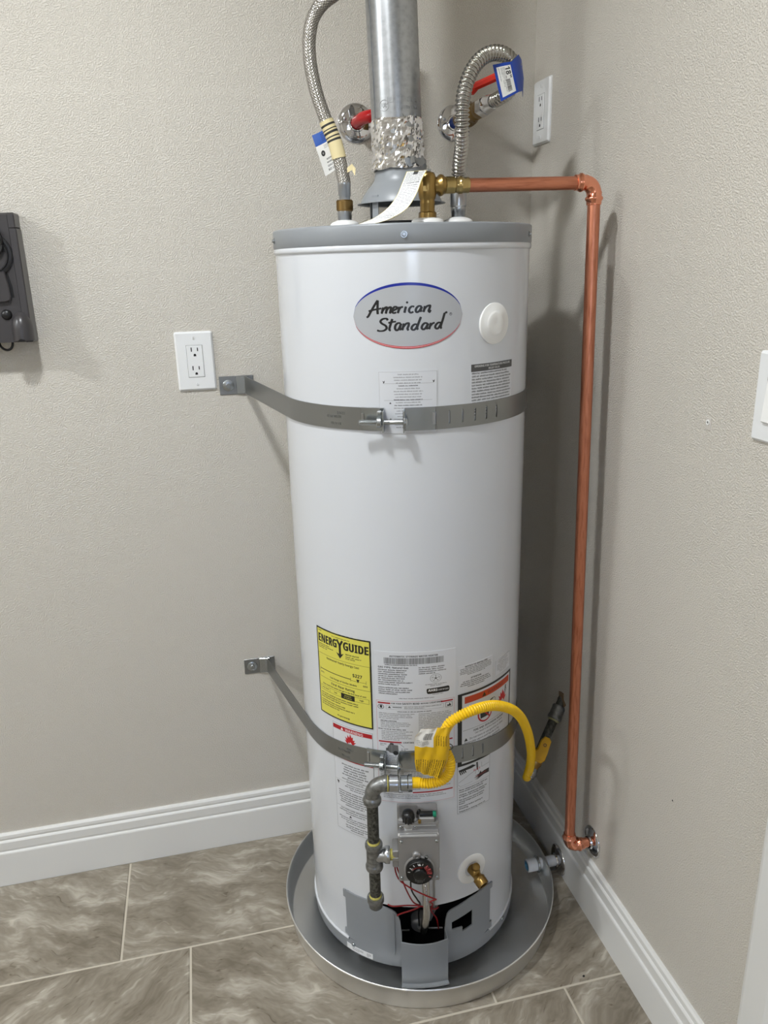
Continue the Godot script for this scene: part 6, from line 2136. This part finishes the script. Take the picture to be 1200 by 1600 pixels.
	for w in wires:
		b = B.new(TANK)
		b.tube(smooth_path(w, 0.005), 0.0015, 8)
		part(b, "wire", M.red_wire, t, "dark red wire")
	b = B.new(TANK)
	b.tube(smooth_path([Vector3(-0.010, 0.318, 0.262), Vector3(-0.012, 0.262, 0.262), Vector3(0.000, 0.225, 0.254), Vector3(0.006, 0.200, 0.240), Vector3(0.004, 0.150, 0.215), Vector3(0.006, 0.100, 0.195)], 0.006), 0.0017, 8)
	part(b, "sensor_wire", M.black_plastic, t)

# ------------------------------------------------------------------ on the walls and the floor
func plate_frame(p: Vector3, out: Vector3) -> Transform3D:
	var x := Vector3.UP.cross(out).normalized()
	return Transform3D(Basis(x, Vector3.UP, out), p)

func cover_plate(t: Node3D, f: Transform3D, w: float, h: float):
	var b := B.new(f)
	var poly := PackedVector2Array()
	var r := 0.0042
	for c in [[1, 1, 0.0], [-1, 1, 90.0], [-1, -1, 180.0], [1, -1, 270.0]]:
		for k in 4:
			var a := deg_to_rad(c[2] + 30.0 * k)
			poly.append(Vector2(c[0] * (w / 2 - r) + cos(a) * r, c[1] * (h / 2 - r) + sin(a) * r))
	b.prism(WORLD, poly, 0.0, 0.0062, 0.0036)
	part(b, "cover_plate", M.outlet_plastic, t)

func outlet(called: String, label: String, f: Transform3D):
	var t := thing(called, label, "wall outlet", f.origin, "white wall outlets")
	cover_plate(t, f, 0.0795, 0.124)
	var b := B.new(f)
	b.box(at(Vector3(0, 0, 0.0055)), Vector3(0.0343, 0.0680, 0.0020), 0.0004)
	part(b, "gap", M.slot_black, t)
	b = B.new(f)
	b.box(at(Vector3(0, 0, 0.0058)), Vector3(0.0330, 0.0667, 0.0032), 0.0008)
	var face := part(b, "receptacle", M.outlet_plastic, t)
	for s in [1, -1]:
		var cy: float = s * 0.0195 - 0.001
		for q in [[-0.0064, 0.0088], [0.0064, 0.0072]]:
			b = B.new(f)
			b.box(at(Vector3(q[0], cy + 0.0065, 0.0074)), Vector3(0.0022, q[1], 0.0004))
			part(b, "slot", M.slot_black, face)
		b = B.new(f)
		var hole := PackedVector2Array([Vector2(-0.0027, -0.0026), Vector2(0.0027, -0.0026), Vector2(0.0027, 0.0004), Vector2(0.0018, 0.0022), Vector2(0, 0.0029), Vector2(-0.0018, 0.0022), Vector2(-0.0027, 0.0004)])
		b.prism(at(Vector3(0, cy - 0.0052, 0)), hole, 0.0072, 0.0076)
		part(b, "ground_hole", M.slot_black, face)
	for s in [1, -1]:
		b = B.new(f)
		b.lathe(along(Vector3(0, s * 0.0485, 0.0060), Vector3.BACK), [Vector2(0.0034, 0), Vector2(0.0032, 0.0009), Vector2(0, 0.0013)], 16)
		var sc := part(b, "screw", M.outlet_plastic, t)
		b = B.new(f)
		b.box(at(Vector3(0, s * 0.0485, 0.0071)), Vector3(0.0007, 0.0055, 0.0006))
		part(b, "screw_slot", M.cast_valve, sc)

func make_wall_things():
	var b: B
	outlet("wall_outlet", "white double wall outlet on the back wall, left of the upper strap bracket", plate_frame(Vector3(-0.7605, 1.2404, 0.0), Vector3.BACK))
	outlet("wall_outlet", "white double outlet on the right wall above the copper pipe, near the corner", plate_frame(Vector3(0.0, 1.7240, 0.0505), Vector3.LEFT))
	# rocker switch, right wall
	var f := plate_frame(Vector3(0.0, 1.2407, 0.8410), Vector3.LEFT)
	var t := thing("light_switch", "white rocker light switch on the right wall, cut by the photo's right edge", "light switch", f.origin)
	cover_plate(t, f, 0.0795, 0.124)
	b = B.new(f)
	b.box(at(Vector3(0, 0, 0.0055)), Vector3(0.0343, 0.0680, 0.0020), 0.0004)
	part(b, "gap", M.slot_black, t)
	b = B.new(f)
	b.box(Transform3D(Basis(Vector3(1, 0, 0), -0.07), Vector3(0, 0, 0.0068)), Vector3(0.0325, 0.0660, 0.0045), 0.001)
	part(b, "rocker", M.white_plastic, t)
	for s in [1, -1]:
		b = B.new(f)
		b.lathe(along(Vector3(0, s * 0.0485, 0.0060), Vector3.BACK), [Vector2(0.0034, 0), Vector2(0.0032, 0.0009), Vector2(0, 0.0013)], 16)
		part(b, "screw", M.outlet_plastic, t)
	# old anchor in the right wall
	var w := Vector3(0, 1.1801, 0.6993)
	t = thing("wall_anchor", "small white plastic screw anchor left in the right wall, near the light switch", "wall anchor", w)
	b = B.new(plate_frame(w, Vector3.LEFT))
	b.box(at(Vector3(0, 0.001, 0.0004)), Vector3(0.014, 0.020, 0.0012), 0.0005)
	part(b, "filler_patch", mat("filler", Color(0.76, 0.74, 0.71), 0.8), t)
	b = B.new(plate_frame(w, Vector3.LEFT))
	b.lathe(along(Vector3(0, 0.003, 0), Vector3.BACK), [Vector2(0.0042, 0), Vector2(0.0042, 0.002), Vector2(0.0022, 0.0022), Vector2(0.0020, 0.0005), Vector2(0, 0.0005)], 16)
	part(b, "anchor_collar", M.white_plastic, t)
	b = B.new(plate_frame(w, Vector3.LEFT))
	b.lathe(along(Vector3(0, 0.003, 0.0006), Vector3.BACK), [Vector2(0.0020, 0), Vector2(0.0020, 0.0004), Vector2(0, 0.0004)], 12)
	part(b, "screw_hole", mat("rusty", Color(0.25, 0.18, 0.14), 0.8), t)
	w = Vector3(-0.0002, 0.496, 0.7068)
	b = B.new(plate_frame(w, Vector3.LEFT))
	b.lathe(along(Vector3.ZERO, Vector3.BACK), [Vector2(0.0018, 0), Vector2(0.0014, 0.0004), Vector2(0, 0.0005)], 10)
	tag(part(b, "nail_hole", M.slot_black, self), "tiny dark nail hole low on the bare right wall", "nail hole")
	w = Vector3(-0.093, 0.0015, 0.6036)
	b = B.new()
	b.box(Transform3D(Basis(Vector3.UP, 0.5), w), Vector3(0.005, 0.003, 0.004), 0.0012)
	tag(part(b, "dark_crumb", M.slot_black, self), "tiny dark crumb on the floor tile in front of the right baseboard", "crumb")
	make_dock()

func make_dock():
	var t := thing("wall_dock", "dark grey plastic wall dock with coiled cable, cut by the photo's left edge", "wall dock", Vector3(-1.13, 1.30, 0.0))
	var b := B.new()
	# back shell, deeper at the foot
	var side := PackedVector2Array([Vector2(0, 1.2975), Vector2(-0.052, 1.3000), Vector2(-0.045, 1.535), Vector2(-0.040, 1.5385), Vector2(0, 1.5390)])
	b.prism(Transform3D(Basis(Vector3(0, 0, -1), Vector3(0, 1, 0), Vector3(1, 0, 0)), Vector3.ZERO), side, -1.230, -1.080, 0.001)
	part(b, "shell", M.dock_plastic, t)
	# right rail with a seam near the top
	b = B.new()
	var rail := PackedVector2Array([Vector2(0, 1.2970), Vector2(-0.056, 1.2995), Vector2(-0.049, 1.5105), Vector2(0, 1.5105)])
	b.prism(Transform3D(Basis(Vector3(0, 0, -1), Vector3(0, 1, 0), Vector3(1, 0, 0)), Vector3.ZERO), rail, -1.0795, -1.0665, 0.002)
	part(b, "rail", M.dock_plastic, t)
	b = B.new()
	rail = PackedVector2Array([Vector2(0, 1.5115), Vector2(-0.049, 1.5115), Vector2(-0.048, 1.535), Vector2(-0.044, 1.5385), Vector2(0, 1.5390)])
	b.prism(Transform3D(Basis(Vector3(0, 0, -1), Vector3(0, 1, 0), Vector3(1, 0, 0)), Vector3.ZERO), rail, -1.0795, -1.0675, 0.002)
	part(b, "rail_cap", M.dock_plastic, t)
	# round cable holder
	b = B.new()
	var cf := along(Vector3(-1.1220, 1.4640, 0.046), Vector3.BACK)
	b.lathe(cf, [Vector2(0.0420, 0), Vector2(0.0420, 0.006), Vector2(0.0400, 0.0075), Vector2(0.0370, 0.0075), Vector2(0.0360, 0.004), Vector2(0.0340, 0.004), Vector2(0.0335, 0.0075), Vector2(0.0310, 0.0075), Vector2(0.0300, 0.001), Vector2(0, 0.001)], 48)
	part(b, "cable_holder", M.dock_dark, t)
	b = B.new()
	var loop := []
	for i in 40:
		var a := TAU * i / 20.0
		var q := 0.024 + 0.0022 * (i / 20)
		loop.append(Vector3(-1.1120 + cos(a) * q * 0.7, 1.4880 + sin(a) * q, 0.053 + 0.003 * (i / 20)))
	b.tube(smooth_path(loop, 0.004), 0.0022, 8)
	part(b, "cable_coil", M.black_plastic, t)
	# tongue and the dark gap beside it
	b = B.new()
	var tong := PackedVector2Array([Vector2(-1.150, 1.3760), Vector2(-1.104, 1.3760), Vector2(-1.0965, 1.3790), Vector2(-1.0935, 1.3860), Vector2(-1.0945, 1.4060), Vector2(-1.0985, 1.4330), Vector2(-1.150, 1.4330)])
	b.prism(at(Vector3(0, 0, 0.047)), tong, 0, 0.011, 0.002)
	part(b, "tongue", M.dock_plastic, t)
	b = B.new()
	var gap := PackedVector2Array([Vector2(-1.150, 1.3640), Vector2(-1.100, 1.3660), Vector2(-1.0925, 1.3710), Vector2(-1.0890, 1.3830), Vector2(-1.0900, 1.4050), Vector2(-1.0955, 1.4345), Vector2(-1.150, 1.4345)])
	b.prism(at(Vector3(0, 0, 0.046)), gap, 0, 0.0035)
	part(b, "gap", M.slot_black, t)
	b = B.new()
	b.lathe(along(Vector3(-1.1080, 1.3530, 0.047), Vector3.BACK), [Vector2(0.0105, 0), Vector2(0.0100, 0.005), Vector2(0.0075, 0.009), Vector2(0.004, 0.0108), Vector2(0, 0.0112)], 24)
	part(b, "stud", M.dock_dark, t)
	# rounded hood with a notch
	b = B.new()
	var rows := []
	for i in 15:
		var f := i / 14.0
		var y := lerpf(1.3030, 1.3560, f)
		var hw := 0.0185 * sqrt(maxf(0.02, 1.0 - pow(maxf(0.0, (f - 0.45) / 0.56), 2.0)))
		var dp := 0.026 * sqrt(maxf(0.01, 1.0 - pow(f / 1.01, 3.0)))
		var ln := []
		for k in 17:
			var a := PI * k / 16.0
			var px := -1.0830 - cos(a) * hw
			var py := y
			if i == 0:
				py += 0.0065 * exp(-pow((px + 1.0840) / 0.0050, 2.0))
			ln.append(Vector3(px, py, 0.0495 + sin(a) * dp))
		rows.append(ln)
	b.sheet(rows, 0.002)
	part(b, "hood", M.dock_plastic, t)
	# cable hanging below
	b = B.new()
	b.tube(smooth_path([Vector3(-1.135, 1.305, 0.028), Vector3(-1.133, 1.292, 0.030), Vector3(-1.124, 1.2845, 0.032), Vector3(-1.115, 1.286, 0.032), Vector3(-1.1105, 1.294, 0.030), Vector3(-1.110, 1.304, 0.028)], 0.003), 0.0024, 10)
	part(b, "hanging_cable", M.black_plastic, t)
